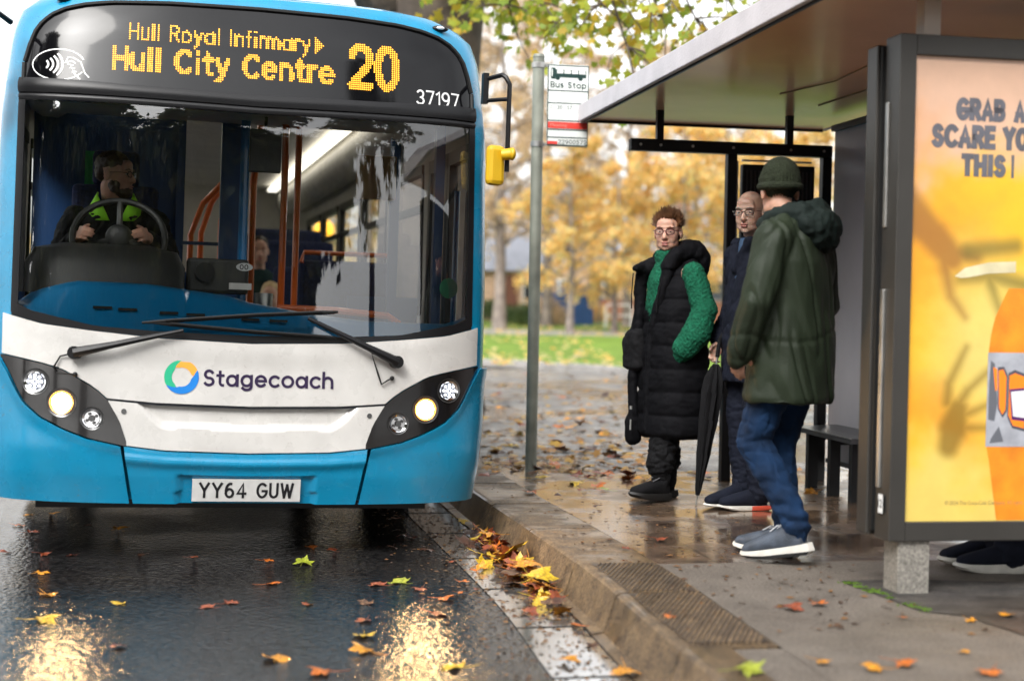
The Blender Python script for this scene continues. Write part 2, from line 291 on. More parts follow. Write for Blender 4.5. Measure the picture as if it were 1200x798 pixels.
def spatter(m, col, lo=.64, hi=.70, scale=55, k=.55):
    """dried road-spray specks and smears over a paint"""
    n, l = m.node_tree.nodes, m.node_tree.links; b = n['Principled BSDF']; src = b.inputs['Base Color'].links[0].from_socket
    t = n.new('ShaderNodeTexCoord'); a = n.new('ShaderNodeTexNoise'); a.inputs['Scale'].default_value = scale; a.inputs['Detail'].default_value = 3; l.new(t.outputs['Object'], a.inputs['Vector'])
    c = n.new('ShaderNodeTexNoise'); c.inputs['Scale'].default_value = 3.5; c.inputs['Detail'].default_value = 5; l.new(t.outputs['Object'], c.inputs['Vector'])
    r = n.new('ShaderNodeMapRange'); r.inputs['From Min'].default_value = lo; r.inputs['From Max'].default_value = hi; l.new(a.outputs['Fac'], r.inputs['Value'])
    s = n.new('ShaderNodeMapRange'); s.inputs['From Min'].default_value = .42; s.inputs['From Max'].default_value = .68; s.inputs['To Max'].default_value = k; l.new(c.outputs['Fac'], s.inputs['Value'])
    q = n.new('ShaderNodeMath'); q.operation = 'MULTIPLY_ADD'; q.use_clamp = True; l.new(r.outputs['Result'], q.inputs[0]); l.new(s.outputs['Result'], q.inputs[1])
    w = n.new('ShaderNodeMath'); w.operation = 'MULTIPLY'; w.inputs[1].default_value = .22; l.new(s.outputs['Result'], w.inputs[0]); l.new(w.outputs[0], q.inputs[2])
    x = n.new('ShaderNodeMix'); x.data_type = 'RGBA'; l.new(q.outputs[0], x.inputs['Factor']); l.new(src, x.inputs[6]); x.inputs[7].default_value = (*col, 1); l.new(x.outputs[2], b.inputs['Base Color'])
BLACK = mat('black_plastic', (.007, .007, .008), .4, bump=.05, bs=200, spec=.3)
RUBBER = mat('black_rubber', (.009, .009, .009), .6, spec=.3)
STEEL = mat('stainless_steel', (.45, .44, .42), .35, .15, 6, metal=.9, rv=.1)
WHITE_INK = mat('white_lettering', (.75, .75, .74), .4)

# ------------------------------------------------------------------ ground
ZR = -.17                                    # road surface under the pavement level
KY = [-30, -10, 0, 4.0, 4.5, 4.93, 5.44, 6.08, 6.54, 7.04, 7.8, 8.3, 8.89, 12, 20, 30, 60]
KX = [3.6, 2.3, 1.22, .735, .655, .586, .50, .405, .319, .215, .05, -.06, -.19, -.83, -2.4, -4.4, -10.4]
def kerb_x(y): return float(np.interp(y, KY, KX))
def ysamp(a, b, n): return [a + (b - a) * i / n for i in range(n + 1)]

wet('wet_asphalt', (.002, .002, .0025), (.030, .029, .029), .08, .19, 40, .85, .9, fine=.85, pud=(.40, .62), pb=.75, bd=.0085)
wet('wet_slabs', (.060, .043, .033), (.20, .135, .09), .05, .45, 190, .35, 1.3, joints=(.62, .62, R(10.2), .62, 6.60), pud=(.44, .62), coat=.35)
wet('damp_concrete', (.070, .058, .047), (.172, .147, .122), .42, .75, 85, .9, .9, fine=.7, pud=(.34, .6))
wet('damp_patch', (.018, .017, .016), (.075, .066, .058), .4, .75, 120, .8, 1.5, fine=.55)
wet('wet_tarmac', (.035, .033, .032), (.26, .25, .235), .10, .5, 45, 1.0, .55, fine=.5, pud=(.40, .60))
wet('kerb_stone', (.045, .031, .022), (.215, .145, .078), .28, .6, 75, .6, 2.2, fine=.55, island=.22)
wet('gutter_concrete', (.05, .048, .045), (.17, .165, .155), .03, .16, 140, .25, 2.2, fine=.35, pud=(.56, .74), pb=.12, coat=1.0)
wet('path_tarmac', (.16, .155, .15), (.30, .29, .28), .3, .6, 20, .4, .4)
GRASS = mat('lawn_grass', (.115, .185, .022), .8, .4, 1.2, bump=.6, bs=25, spec=.2)

def sheet(name, rows, m, z=0.0):             # rows of world xy points
    mb = MB(); mb.grid([[(x, y, z(x, y) if callable(z) else z) for x, y in row] for row in rows]); return structure(obj(name, mb, m, normals=False))

mb = MB(); mb.add([(-250, -60, ZR), (250, -60, ZR), (250, 300, ZR), (-250, 300, ZR)], [(0, 1, 2, 3)])
structure(obj('road', mb, MATS['wet_asphalt'], normals=False))
# gutter channel of wet concrete blocks along the kerb, in the road
sheet('gutter', [[(kerb_x(y) - .38, y), (kerb_x(y) - .055, y)] for y in ysamp(-2, 12, 60)], MATS['gutter_concrete'], ZR + .004)
mb = MB()
for y in ysamp(-2, 11.6, 17):
    x = kerb_x(y); mb.box((x - .22, y, ZR + .0055), (.32, .007, .003), R(-78 + 90))
structure(obj('gutter_joints', mb, mat('dark_joint', (.02, .018, .016), .6)))
# kerb: raised-nose bus kerb with sloping face and a foot
mb = MB(); prof = [(-.10, ZR + .012), (-.055, ZR + .02), (-.05, ZR + .03), (-.012, -.02), (-.006, -.006), (.008, 0.003), (.02, .004), (.33, .004), (.33, -.1)]
KB = [4.93 - .914 * k for k in range(8, 0, -1)] + [4.93, 5.86, 6.60] + [6.60 + .914 * k for k in range(1, 21)]
for a, b in zip(KB, KB[1:]):
    pr = [(q if q < .3 else (.16 if b < 4.95 else .33), z) for q, z in prof]; d = .006; dz = random.uniform(-.003, .003)
    for Y0, Y1 in ((a + d, b - d),):
        rows = [[(kerb_x(y) + q, y + q * .19, z + dz) for q, z in pr] for y in ysamp(Y0, Y1, 5)]
        rows = [[(kerb_x(Y0) + q, Y0 + q * .19, z + dz - .02) for q, z in pr]] + rows + [[(kerb_x(Y1) + q, Y1 + q * .19, z + dz - .02) for q, z in pr]]
        mb.grid(rows)
o = structure(obj('kerb', mb, MATS['kerb_stone'], smooth=True, auto=30))
mb = MB(); mb.grid([[(kerb_x(y) + q + (.006 if q < .3 else 0), y + q * .19, z - .012) for q, z in prof if q < .3] + [(kerb_x(y) + .325, y + .06, -.008)] for y in ysamp(-3, 24, 120)])
structure(obj('kerb_bed', mb, MATS['dark_joint']))
# ribbed top of the bus kerb: low diagonal bars
mb = MB()
for y0, y1 in ((4.98, 5.84), (5.88, 6.50)):
    k = int((y1 - y0 + .7) / .046)
    for i in range(k):
        a = y0 - .66 + i * .046
        pa, pb = (.045, a + .045 * 2.2), (.315, a + .315 * 2.2)
        ya, yb = pa[1], pb[1]
        if yb < y0 + .01 or ya > y1 - .01: continue
        qa, qb = pa[0], pb[0]
        if ya < y0: qa += (y0 - ya) / 2.2; ya = y0
        if yb > y1: qb -= (yb - y1) / 2.2; yb = y1
        if qb - qa < .03: continue
        A = Vector((kerb_x(ya) + qa, ya + qa * .19, .0045)); B = Vector((kerb_x(yb) + qb, yb + qb * .19, .0045))
        mb.tube([A, B], .0062, 6)
gb_ = MB()
for y0, y1 in ((4.98, 5.84), (5.88, 6.50)): gb_.grid([[(kerb_x(y) + q, y + q * .19, .0055) for q in (.04, .32)] for y in ysamp(y0, y1, 8)])
structure(obj('kerb_grooves', gb_, mat('dark_groove', (.062, .046, .034), .5, .4, 30), normals=False))  # sheet between the ribs, coloured darker to set them off
structure(obj('kerb_ribs', mb, MATS['kerb_stone'], smooth=True))
# pavement in three surfaces
def front_line(q): return 6.62 + .2 * q
QS = [.335, .6, 1.0, 1.5, 2.2, 3.2, 5, 9, 30]
def kp(q, y): return (kerb_x(y) + q, y + q * .19 if q < 4 else y + .76)
sheet('pavement_concrete', [[kp(q, y0 + (6.50 - y0) * t) for q in QS] for y0 in (-6,) for t in ysamp(0, 1, 40)], MATS['damp_concrete'])
sheet('kerb_backing', [[(kerb_x(y) + q, y + q * .19) for q in (.165, .34)] for y in ysamp(-3, 4.91, 20)], MATS['damp_concrete'], -.002)
sheet('pavement_slabs', [[kp(q, 6.50 + (10.0 - 6.50) * t) for q in QS] for t in ysamp(0, 1, 30)], MATS['wet_slabs'])
sheet('pavement_tarmac', [[(kerb_x(y) + q, (y + q * .19 if q < 4 else y + .76)) for q in QS] for y in ysamp(10.0, 25.5, 40)], MATS['wet_tarmac'])
# dark patch round the panel's leg, with moss on its edge
PP = [G(990, 684), G(1030, 698), G(1080, 717), G(1130, 722), G(1200, 745), G(1290, 772)]
PB = [G(985, 681), G(1030, 680), G(1080, 680), G(1130, 681), G(1200, 683), G(1300, 690)]
sheet('pavement_patch', [[(p.x, p.y) for p in PP], [(p.x, p.y) for p in PB]], MATS['damp_patch'], .004)
# the green beyond: side-road kerb, lawns, path
def gz(x, y): return max(0.0, (y - 27) * .0085)
LK = [(-14, 27.8), (-6, 28.2), (-2, 28.0), (-.54, 27.6), (.62, 26.7), (1.4, 25.7), (2.05, 24.7), (3.2, 22.5), (4.3, 20.0), (5.5, 17.0), (7, 12)]
mb = MB(); P = []
for i, (x, y) in enumerate(LK):
    a = Vector(LK[max(0, i - 1)]); b = Vector(LK[min(len(LK) - 1, i + 1)]); t = (b - a).normalized(); nn = Vector((-t.y, t.x))
    if nn.y < 0: nn = -nn
    P.append([(x + nn.x * q, y + nn.y * q, z) for q, z in ((-.03, -.02), (-.02, .10), (.0, .115), (.16, .115), (.16, -.02))])
mb.grid(P); structure(obj('side_road_kerb', mb, mat('grey_kerb', (.22, .21, .20), .5, .3, 3, bump=.3, bs=80)))
rows = []
for x, y in LK: rows.append([(x + .1 + (60 if False else 0) + .02 * k, y + (44.5 - y) * k / 8) if x < 2.1 else (x + (44 - x) * (k / 8) ** 1.5 * .9 + .12, y + (44.5 - y) * k / 8) for k in range(9)])
sheet('lawn', rows, GRASS, lambda x, y: .10 + gz(x, y))
sheet('lawn_far_left', [[(-60, y), (-14, y)] for y in ysamp(27.9, 44.5, 4)], GRASS, lambda x, y: .10 + gz(x, y))
sheet('park_path', [[(x, 44.5) , (x, 49.5)] for x in ysamp(-60, 60, 20)], MATS['path_tarmac'], lambda x, y: .105 + gz(x, y))
sheet('far_lawn', [[(x, 49.5 + 150 * t) for t in ysamp(0, 1, 8)] for x in ysamp(-160, 160, 20)], GRASS, lambda x, y: .10 + gz(x, y))

# ------------------------------------------------------------------ the bus (local: x right in the photo, y to its rear, z up from the road)
TH, LEAN = R(13.8), R(1.0)
bus = empty('city_bus', (-1.279 - .027 * math.cos(TH), 7.38 - .027 * math.sin(TH), ZR), 0, 'blue and white single deck city bus with lit orange destination sign at the kerb', 'bus')
bus.matrix_world = Matrix.Translation(bus.location) @ Matrix.Rotation(TH, 4, 'Z') @ Matrix.Rotation(LEAN, 4, 'Y')
BUSM = bus.matrix_world.copy()
AP = [(.27, 1.215), (.5, 1.245), (.7, 1.255), (1.4, 1.262), (2.2, 1.25), (2.6, 1.212), (2.72, 1.18), (2.79, 1.10), (2.835, 1.0)]
RP = [(.27, .04), (.42, .012), (.55, 0.0), (1.1, .02), (2.2, .11), (2.6, .19), (2.8, .26), (2.835, .29)]
BB, NN = .42, 2.8
def ipl(z, P): return float(np.interp(z, [p[0] for p in P], [p[1] for p in P]))
def fs0(x, z):
    a = ipl(z, AP); s = min(1, abs(x) / a) ** NN; return BB - BB * (1 - s) ** (1 / NN) + ipl(z, RP)
def fs(x, z, off=0.0):                       # point of the bus front, off metres proud of it
    e = .004; a = ipl(z, AP); x = max(-a * .9995, min(a * .9995, x))
    if not off: return Vector((x, fs0(x, z), z))
    xx = max(-a * .985, min(a * .985, x))
    n = Vector((fs0(xx + e, z) - fs0(xx - e, z), -2 * e, 0)); n.z = -1 * 0; tz = (fs0(xx, z + .02) - fs0(xx, z - .02)) / .04
    nrm = Vector((n.x / (2 * e), -1, tz)).normalized()
    return Vector((x, fs0(x, z), z)) + nrm * off
def curve(pts, sym=True):
    return lambda x: float(np.interp(abs(x) if sym else x, [p[0] for p in pts], [p[1] for p in pts]))
def xs(x0, x1, n):                           # denser towards the rounded corners
    f = lambda t: math.copysign(1.262 * math.sin(min(1, abs(t)) * math.pi / 2), t); g = lambda x: math.copysign(math.asin(min(1, abs(x) / 1.262)) * 2 / math.pi, x)
    a, b = g(x0), g(x1); return [f(a + (b - a) * i / n) for i in range(n + 1)]
def band(mb, x0, x1, zlo, zhi, nx=24, nz=6, off=0.0, rim=.01, mi=0, lip=None):
    """curved panel between two height curves, with a rim turned back into the body"""
    X = xs(x0, x1, nx); P = [[fs(x, zlo(x) + (zhi(x) - zlo(x)) * j / nz, off + (lip(x, j / nz) if lip else 0)) for j in range(nz + 1)] for x in X]
    mb.grid(P, mi=mi)
    if rim:
        ring = [(i, 0) for i in range(nx + 1)] + [(nx, j) for j in range(1, nz + 1)] + [(i, nz) for i in range(nx - 1, -1, -1)] + [(0, j) for j in range(nz - 1, 0, -1)]
        a = [P[i][j] for i, j in ring]; b = []
        for i, j in ring:
            x = X[i]; z = zlo(x) + (zhi(x) - zlo(x)) * j / nz; b.append(fs(x, z, off - rim))
        n = len(a); mb.add(a + b, [(k, (k + 1) % n, n + (k + 1) % n, n + k) for k in range(n)], mi)
    return mb
BLUE = mat('bus_blue_paint', (.001, .225, .41), .26, .09, 4, bump=.035, bs=170, coat=.35, rv=.08, det=9)
WHT = mat('bus_white_paint', (.58, .565, .54), .3, .10, 5, bump=.035, bs=170, coat=.35, rv=.1, det=9)
spatter(BLUE, (.10, .13, .14)); spatter(WHT, (.30, .27, .23), k=.32)
GLOSSB = mat('gloss_black', (.004, .004, .005), .07, spec=.32)
SURR = mat('black_surround', (.007, .007, .008), .34, spec=.3)
SEAM = mat('panel_seam', (.004, .006, .012), .6)
TRIM = mat('grey_interior_trim', (.62, .60, .56), .6, .1, 3)
BODYI = mat('interior_blue_panel', (.006, .045, .15), .45)
ORANGE = mat('orange_handrail', (.62, .11, .012), .35, coat=.3)
BPOLE = mat('blue_handrail', (.01, .17, .42), .35, coat=.3)
GREYP = mat('dark_grey_plastic', (.03, .03, .029), .5, bump=.15, bs=150)
ws_out = curve([(0, 1.084), (.45, 1.098), (.77, 1.125), (1.0, 1.15), (1.15, 1.187), (1.3, 1.23)])
ws_bot = curve([(0, 1.120), (.45, 1.128), (.75, 1.145), (1.06, 1.21), (1.15, 1.25)])
ws_top = curve([(0, 2.228), (1.15, 2.246)])
bar_top = curve([(0, 2.308), (.6, 2.318), (1.15, 2.342)])
dest_top = curve([(0, 2.772), (.45, 2.766), (.72, 2.753), (.85, 2.735), (.94, 2.712), (1.0, 2.683), (1.045, 2.645), (1.075, 2.605), (1.098, 2.55), (1.115, 2.48), (1.13, 2.42)])
XW = 1.146
# body shell: front below the screen, pillars, roof dome, sides with window and door openings, rear
mb = MB()
band(mb, -1.262, 1.262, lambda x: .285, lambda x: ws_out(x) if abs(x) < XW else ws_out(XW), 56, 12, rim=0, lip=lambda x, t: -.06 * min(1, max(0, (1.17 - abs(x)) / .10)))
for s in (-1, 1):
    zz = ysamp(ws_out(XW), 2.835, 30); P = []
    for z in zz:
        xi = XW if z < 2.37 else .95; a = ipl(z, AP)
        P.append([fs(s * (xi + (a - xi) * (1 - (1 - t) ** 2)), z) for t in ysamp(0, 1, 10)])
    mb.grid(P)
band(mb, -1.09, 1.09, lambda x: min(2.78, dest_top(x) - .03), lambda x: 2.835 if abs(x) < .96 else 2.835 - (abs(x) - .96) * .36, 40, 5, rim=0)
YB = 10.4
rings = []
for z, a, y0 in ((2.835, 1.0, .29), (2.86, .92, .36), (2.88, .80, .50), (2.89, .6, .8)):
    c = []
    for k in range(33):
        ph = -math.pi / 2 + math.pi * k / 32; c.append((a * math.copysign(abs(math.sin(ph)) ** (2 / NN), math.sin(ph)), BB - BB * max(0, math.cos(ph)) ** (2 / NN) + y0, z))
    c += [(a, YB - .3 * (z - 2.835) * 10, z), (-a, YB - .3 * (z - 2.835) * 10, z)]; rings.append(c)
mb.grid(rings, closed=True); mb.add(rings[-1], [tuple(range(len(rings[-1])))])
ZS = [.285, .5, .7, 1.25, 1.4, 2.2, 2.6, 2.72, 2.79, 2.835]
WIN = {-1: [(.75, 1.55), (1.85, 3.2), (3.35, 4.7), (4.85, 6.2), (6.35, 7.7), (7.85, 9.2)], 1: [(2.05, 3.35), (3.55, 4.85), (5.0, 6.3), (6.45, 7.75), (7.9, 9.2)]}
DOOR = (.62, 1.85)
def side(mb, s, off, door_z=.33):
    ys = sorted({BB, YB, *[q for w in WIN[s] for q in w], *(DOOR if s > 0 else ())})
    for y0, y1 in zip(ys, ys[1:]):
        for z0, z1 in zip(ZS, ZS[1:]):
            if any(a <= y0 and y1 <= b for a, b in WIN[s]) and 1.25 <= z0 and z1 <= 2.2: continue
            if s > 0 and DOOR[0] <= y0 and y1 <= DOOR[1] and z1 <= 2.2 and z0 >= .28: continue
            q = lambda y, z: (s * (ipl(z, AP) - off), y + (ipl(z, RP) if y == BB else 0), z)
            mb.add([q(y0, z0), q(y1, z0), q(y1, z1), q(y0, z1)], [(0, 1, 2, 3)])
for s in (-1, 1): side(mb, s, 0)
mb.add([(s * ipl(z, AP), YB, z) for z in ZS for s in (-1, 1)], [(2 * i, 2 * i + 1, 2 * i + 3, 2 * i + 2) for i in range(len(ZS) - 1)])
body = obj('body', mb, BLUE, bus, smooth=True, auto=40)
mb = MB()
for s in (-1, 1): side(mb, s, .045)
mb.box((0, 5.4, 2.62), (2.34, 9.6, .03)); mb.add([(-1.2, YB - .05, .3), (1.2, YB - .05, .3), (1.2, YB - .05, 2.7), (-1.2, YB - .05, 2.7)], [(0, 1, 2, 3)])
for s in (-1, 1): mb.tube([(s * 1.08, .9, 2.47), (s * 1.08, 10.2, 2.47)], .16, 12)       # air duct coving
obj('interior_lining', mb, TRIM, bus, smooth=True)
for s in (-1, 1):
    mb = MB(); mb.box((s * .84, 5.6, 2.555), (.10, 8.2, .03)); obj('interior_fill_strip', mb, mat('interior_fill_glow', (.8, .78, .7), .4, emis=(1, .93, .80), es=.9), bus)  # glowing fill strips, added only to brighten the bus interior
mb = MB(); mb.box((0, 5.4, .33), (2.4, 9.7, .05)); mb.box((0, 8.2, .55), (2.3, 4.0, .4)); obj('floor', mb, mat('bus_floor', (.12, .12, .13), .5, .3, 30), bus)
mb = MB(); mb.box((0, 5.4, .24), (2.1, 9.2, .16)); obj('underbody', mb, BLACK, bus)
# white front panel with a raised upper lip, seam and recessed grille
wb_top = lambda x: ws_out(x) - .004
gap = curve([(0, .765), (.45, .774), (.70, .792), (1.2, .80)])
wb_bot = curve([(0, .541), (.4, .55), (.63, .574), (1.2, .6)])
hl_top = curve([(.58, .575), (.62, .69), (.68, .79), (.72, .825), (.77, .86), (.90, .93), (1.0, .955), (1.1, .975), (1.19, .992)])
hl_bot = curve([(.58, .565), (.77, .604), (.88, .645), (.99, .70), (1.07, .77), (1.11, .84), (1.15, .92), (1.19, .985)])
mb = MB()
def up_lo(x): return gap(x) + .006 if abs(x) < .70 else hl_top(x) + .006
band(mb, -1.185, 1.185, up_lo, wb_top, 60, 10, .008, .012, lip=lambda x, t: .010 * (1 - abs(x) / 1.3) * max(0, math.sin(min(1, (t - .62) / .3) * math.pi / 2)) if t > .62 else 0)
obj('upper_front_panel', mb, WHT, bus, smooth=True, auto=30)
low_hi = lambda x: gap(x) - .005
def low_x(t): return 1
grl = lambda x: .767 - .11 * (1 - min(1, max(0, (abs(x) - .40) / .13)) ** 1.5)
def low_lip(x, t):
    z = wb_bot(x) + (low_hi(x) - wb_bot(x)) * t; d = z - grl(x); return -.03 * min(1, max(0, d / .02)) if abs(x) < .53 else 0
mb = MB(); X = .62
def lowhi2(x): return low_hi(x) if abs(x) < .62 else low_hi(.62)
P = []
for i in range(81):
    row = []
    for j in range(17):
        t = j / 16; z0 = wb_bot(.6 * (i - 40) / 40); half = .592 + .085 * t ** .7; x = half * (i - 40) / 40; z = wb_bot(x) + (low_hi(x) - wb_bot(x)) * t; row.append(fs(x, z, .008 + low_lip(x, t)))
    P.append(row)
mb.grid(P)
obj('lower_front_panel', mb, WHT, bus, smooth=True, auto=50)
mb = MB(); band(mb, -.70, .70, lambda x: gap(x) - .007, lambda x: gap(x) + .008, 30, 1, .002, 0); obj('panel_seam', mb, SEAM, bus)
# bumpers: centre with a folded lip and number-plate recess, two corners
def bump_lip(x, t): return .012 + .016 * math.exp(-((t - .80) / .10) ** 2) - (.022 if (abs(x) < .33 and t < .56) else 0)
mb = MB(); P = []
for i in range(65):
    row = []
    for j in range(29):
        t = j / 28; half = .545 + .05 * t; x = half * (i - 32) / 32; z = .285 + (wb_bot(x) - .006 - .285) * t; row.append(fs(x, z, bump_lip(x, t)))
    P.append(row)
mb.grid(P); mb.grid([[r[0], r[0] + Vector((0, .06, 0))] for r in P]); mb.grid([[r[-1], r[-1] + Vector((0, .05, 0))] for r in P])
bc = obj('bumper_centre', mb, BLUE, bus, smooth=True, auto=60)
for s in (-1, 1):
    mb = MB(); P = []
    for i in range(41):
        row = []
        for j in range(21):
            t = j / 20; xi = .562 + .048 * t; x = xi + (1.258 - xi) * math.sin(i / 40 * math.pi / 2) ** 1.2
            top = hl_bot(x) - .007 if x < 1.19 else .98; z = .285 + (top - .285) * t; row.append(fs(s * x, z, .012 + .013 * math.exp(-((1 - t) / .10) ** 2)))
        P.append(row)
    mb.grid(P); mb.grid([[r[0], r[0] + Vector((0, .06, 0))] for r in P]); mb.grid([[r[-1], r[-1] + Vector((0, .04, 0))] for r in P])
    obj('bumper_corner', mb, BLUE, bus, smooth=True, auto=60)
# headlights
LENS = mat('lamp_reflector', (.75, .75, .76), .12, metal=1); RING = mat('lamp_ring', (.10, .10, .10), .25, metal=.6)
WARM = mat('lit_headlamp', (1, .85, .6), .3, emis=(1, .62, .27), es=170); COOL = mat('lit_daylight_lamp', (.9, .92, 1), .3, emis=(.86, .92, 1), es=1.1); HALO = mat('warm_lamp_rim', (.6, .35, .15), .2, metal=.8, emis=(1, .42, .08), es=.55)
def disc(mb, x, z, r, off, mi, rin=0.0, n=24):
    o = [fs(x + r * math.cos(2 * math.pi * k / n), z + r * math.sin(2 * math.pi * k / n), off) for k in range(n)]
    if rin:
        i = [fs(x + rin * math.cos(2 * math.pi * k / n), z + rin * math.sin(2 * math.pi * k / n), off - .006) for k in range(n)]
        mb.add(o + i, [(k, (k + 1) % n, n + (k + 1) % n, n + k) for k in range(n)], mi)
    else: mb.add(o, [tuple(range(n))], mi)
for s in (-1, 1):
    mb = MB(); P = []
    for i in range(41):
        x = .585 + (1.188 - .585) * i / 40; P.append([fs(s * x, hl_bot(x) + (hl_top(x) - hl_bot(x)) * j / 8, .012) for j in range(9)])
    mb.grid(P); mb.grid([[r[0], r[0] + Vector((0, .03, 0))] for r in P]); mb.grid([[r[-1], r[-1] + Vector((0, .03, 0))] for r in P])
    hl = obj('headlight', mb, mat('headlight_black', (.010, .009, .009), .12, coat=.4), bus, smooth=True)
    for nm, x, z, r, k in (('daylight_lamp', 1.017, .866, .050, 0), ('main_lamp', .892, .769, .056, 1), ('fog_lamp', .748, .697, .044, 2)):
        mb = MB(); disc(mb, s * x, z, r * 1.28, .016, 0, r * 1.02); disc(mb, s * x, z, r * 1.02, .018, 1, r * .8); disc(mb, s * x, z, r * .8, .014, 2)
        if k == 2:
            disc(mb, s * x, z, r * .35, .022, 0); [disc(mb, s * x + .024 * math.cos(a), z + .024 * math.sin(a), .008, .021, 0, n=8) for a in (.5, 2, 3.6, 5.2)]
        if k == 0: [disc(mb, s * x + .03 * math.cos(a) * q, z + .03 * math.sin(a) * q, .008, .0205, 3, n=8) for q in (.45, 1) for a in [2 * math.pi * i / (4 if q < 1 else 8) for i in range(4 if q < 1 else 8)]]
        obj(nm, mb, [RING, LENS if k != 1 else HALO, LENS if k == 2 else (WARM if k else mat('lamp_glow', (.10, .10, .12), .15, metal=.6, emis=(.8, .85, 1), es=.02)), COOL], hl, smooth=True, auto=20)
# windscreen surround, screen, dividing bar
mb = MB(); band(mb, -XW, XW, ws_out, lambda x: ws_bot(x) , 56, 3, .006, .02)
for s in (-1, 1):
    P = [[fs(s * x, z, .006) for x in ysamp(1.116, XW + .004, 4)] for z in ysamp(1.2, 2.30, 20)]; mb.grid(P); mb.grid([[r[0], r[0] + Vector((0, .03, 0))] for r in P])
obj('windscreen_surround', mb, SURR, bus, smooth=True, auto=40)
mb = MB(); band(mb, -XW, XW, ws_top, lambda x: ws_top(x) + .03, 40, 3, .010, .02, lip=lambda x, t: .006 * math.sin(math.pi * t)); band(mb, -XW, XW, lambda x: ws_top(x) + .033, lambda x: bar_top(x) + .012, 40, 3, .016, .02, lip=lambda x, t: .008 * math.sin(math.pi * t))
obj('windscreen_header', mb, SURR, bus, smooth=True, auto=50)
glass('windscreen_glass', (.95, .97, .96), 1.6, mult=2.3)
mb = MB(); band(mb, -1.125, 1.125, lambda x: ws_bot(x) - .01, lambda x: ws_top(x) + .005, 60, 16, .001, 0)
obj('windscreen', mb, MATS['windscreen_glass'], bus, smooth=True, auto=None)
# destination sign
def xd(z): return 1.118 if z < 2.50 else 1.118
mb = MB(); band(mb, -1.13, 1.13, lambda x: bar_top(x) - .02, dest_top, 60, 8, .008, .02); dp = obj('destination_panel', mb, GLOSSB, bus, smooth=True, auto=40)
mb = MB()
rimx = xs(-1.125, 1.125, 60)
mb.tube([fs(x, dest_top(x) - .004, .012) for x in rimx], .011, 6)
for s in (-1, 1): mb.tube([fs(s * 1.128, z, .010) for z in ysamp(2.33, 2.43, 6)], .011, 6)
obj('panel_seal', mb, RUBBER, dp, smooth=True)
LED = mat('amber_led', (.9, .4, .02), .5, emis=(1.0, .33, .018), es=.60)
def led(body, x0, x1, z0, z1, pitch, w, gap, name):
    """lamp matrix, word by word: the dots lying under pen strokes of width w"""
    W = layout(body, gap)[1]; sx = (x1 - x0 - w * (z1 - z0)) / W; sz = (z1 - z0) * (1 - w); ox = x0 + w * (z1 - z0) / 2; oz = z0 + (z1 - z0) * w / 2; hw = w * (z1 - z0) / 2; adv = 0
    for word in body.split(' '):
        st, ww = layout(word, gap); X, Z = np.meshgrid(np.arange(x0 - .02, x1 + .03, pitch), np.arange(z0 - .05, z1 + .02, pitch)); hit = np.zeros(X.shape, bool)
        for s in st:
            for a, b in zip(s, s[1:]):
                ax, az, bx, bz = ox + (adv + a[0]) * sx, oz + a[1] * sz, ox + (adv + b[0]) * sx, oz + b[1] * sz; dx, dz = bx - ax, bz - az; t = np.clip(((X - ax) * dx + (Z - az) * dz) / max(dx * dx + dz * dz, 1e-12), 0, 1)
                hit |= np.hypot(X - ax - t * dx, Z - az - t * dz) < max(hw, pitch * .52)
        mb = MB(); r = pitch * .43
        for x, z in zip(X[hit], Z[hit]): mb.add([fs(x + r * math.cos(a), z + r * math.sin(a), .0105) for a in (.4, 1.45, 2.5, 3.55, 4.6, 5.65)], [(0, 1, 2, 3, 4, 5)])
        obj(name, mb, LED, dp, normals=False); adv += ww + gap + .30 + gap
led('Hull Royal Infirmary', -.638, .262, 2.557, 2.650, .0098, .145, .29, 'destination_word')
led('Hull City Centre', -.714, .385, 2.398, 2.532, .0098, .19, .31, 'destination_word')
led('20', .450, .725, 2.388, 2.632, .0106, .17, .26, 'route_number')
mb = MB(); p = .0098
for i in range(5):
    for j in range(-4 + i, 5 - i): mb.add([fs(.285 + i * p + .004 * math.cos(a), 2.60 + j * p + .004 * math.sin(a), .0105) for a in (.4, 1.45, 2.5, 3.55, 4.6, 5.65)], [(0, 1, 2, 3, 4, 5)])
obj('arrow_sign', mb, LED, dp, normals=False)
f1 = lambda x, z: fs(x, z, .0095)
mb = MB(); pen(mb, '37197', .812, 1.052, 2.338, 2.418, lambda x, z, k: fs(x, z, .0095 + .0001 * k), .12, .26); obj('fleet_number', mb, WHITE_INK, dp, normals=False)
mb = MB()
def stroke(mb, pts, w, fn, off=.0095):
    pts = [Vector(p) for p in pts]; L = []; Rr = []
    for i, p in enumerate(pts):
        t = (pts[min(i + 1, len(pts) - 1)] - pts[max(i - 1, 0)]); t = t.normalized(); n = Vector((-t.y, t.x)) * w / 2; L.append(p + n); Rr.append(p - n)
    mb.grid([[fn(a.x, a.y), fn(b.x, b.y)] for a, b in zip(L, Rr)])
def arc(cx, cz, rx, rz, a0, a1, n=24): return [(cx + rx * math.cos(R(a0 + (a1 - a0) * i / n)), cz + rz * math.sin(R(a0 + (a1 - a0) * i / n))) for i in range(n + 1)]
oc = (-.962, 2.420)
stroke(mb, arc(*oc, .125, .078, 20, 334, 48), .006, f1)
for k in range(4): stroke(mb, arc(oc[0] - .085, oc[1] + .0, .035 + .023 * k, .028 + .018 * k, -42, 42, 12), .010, f1)
hx, hz = oc[0] + .075, oc[1]
stroke(mb, [(hx - .045, hz + .008), (hx - .03, hz + .038), (hx - .005, hz + .035), (hx + .03, hz + .015), (hx + .05, hz - .04), (hx + .07, hz - .062)], .006, f1)
stroke(mb, [(hx - .045, hz + .008), (hx - .015, hz + .02), (hx + .005, hz + .008)], .006, f1)
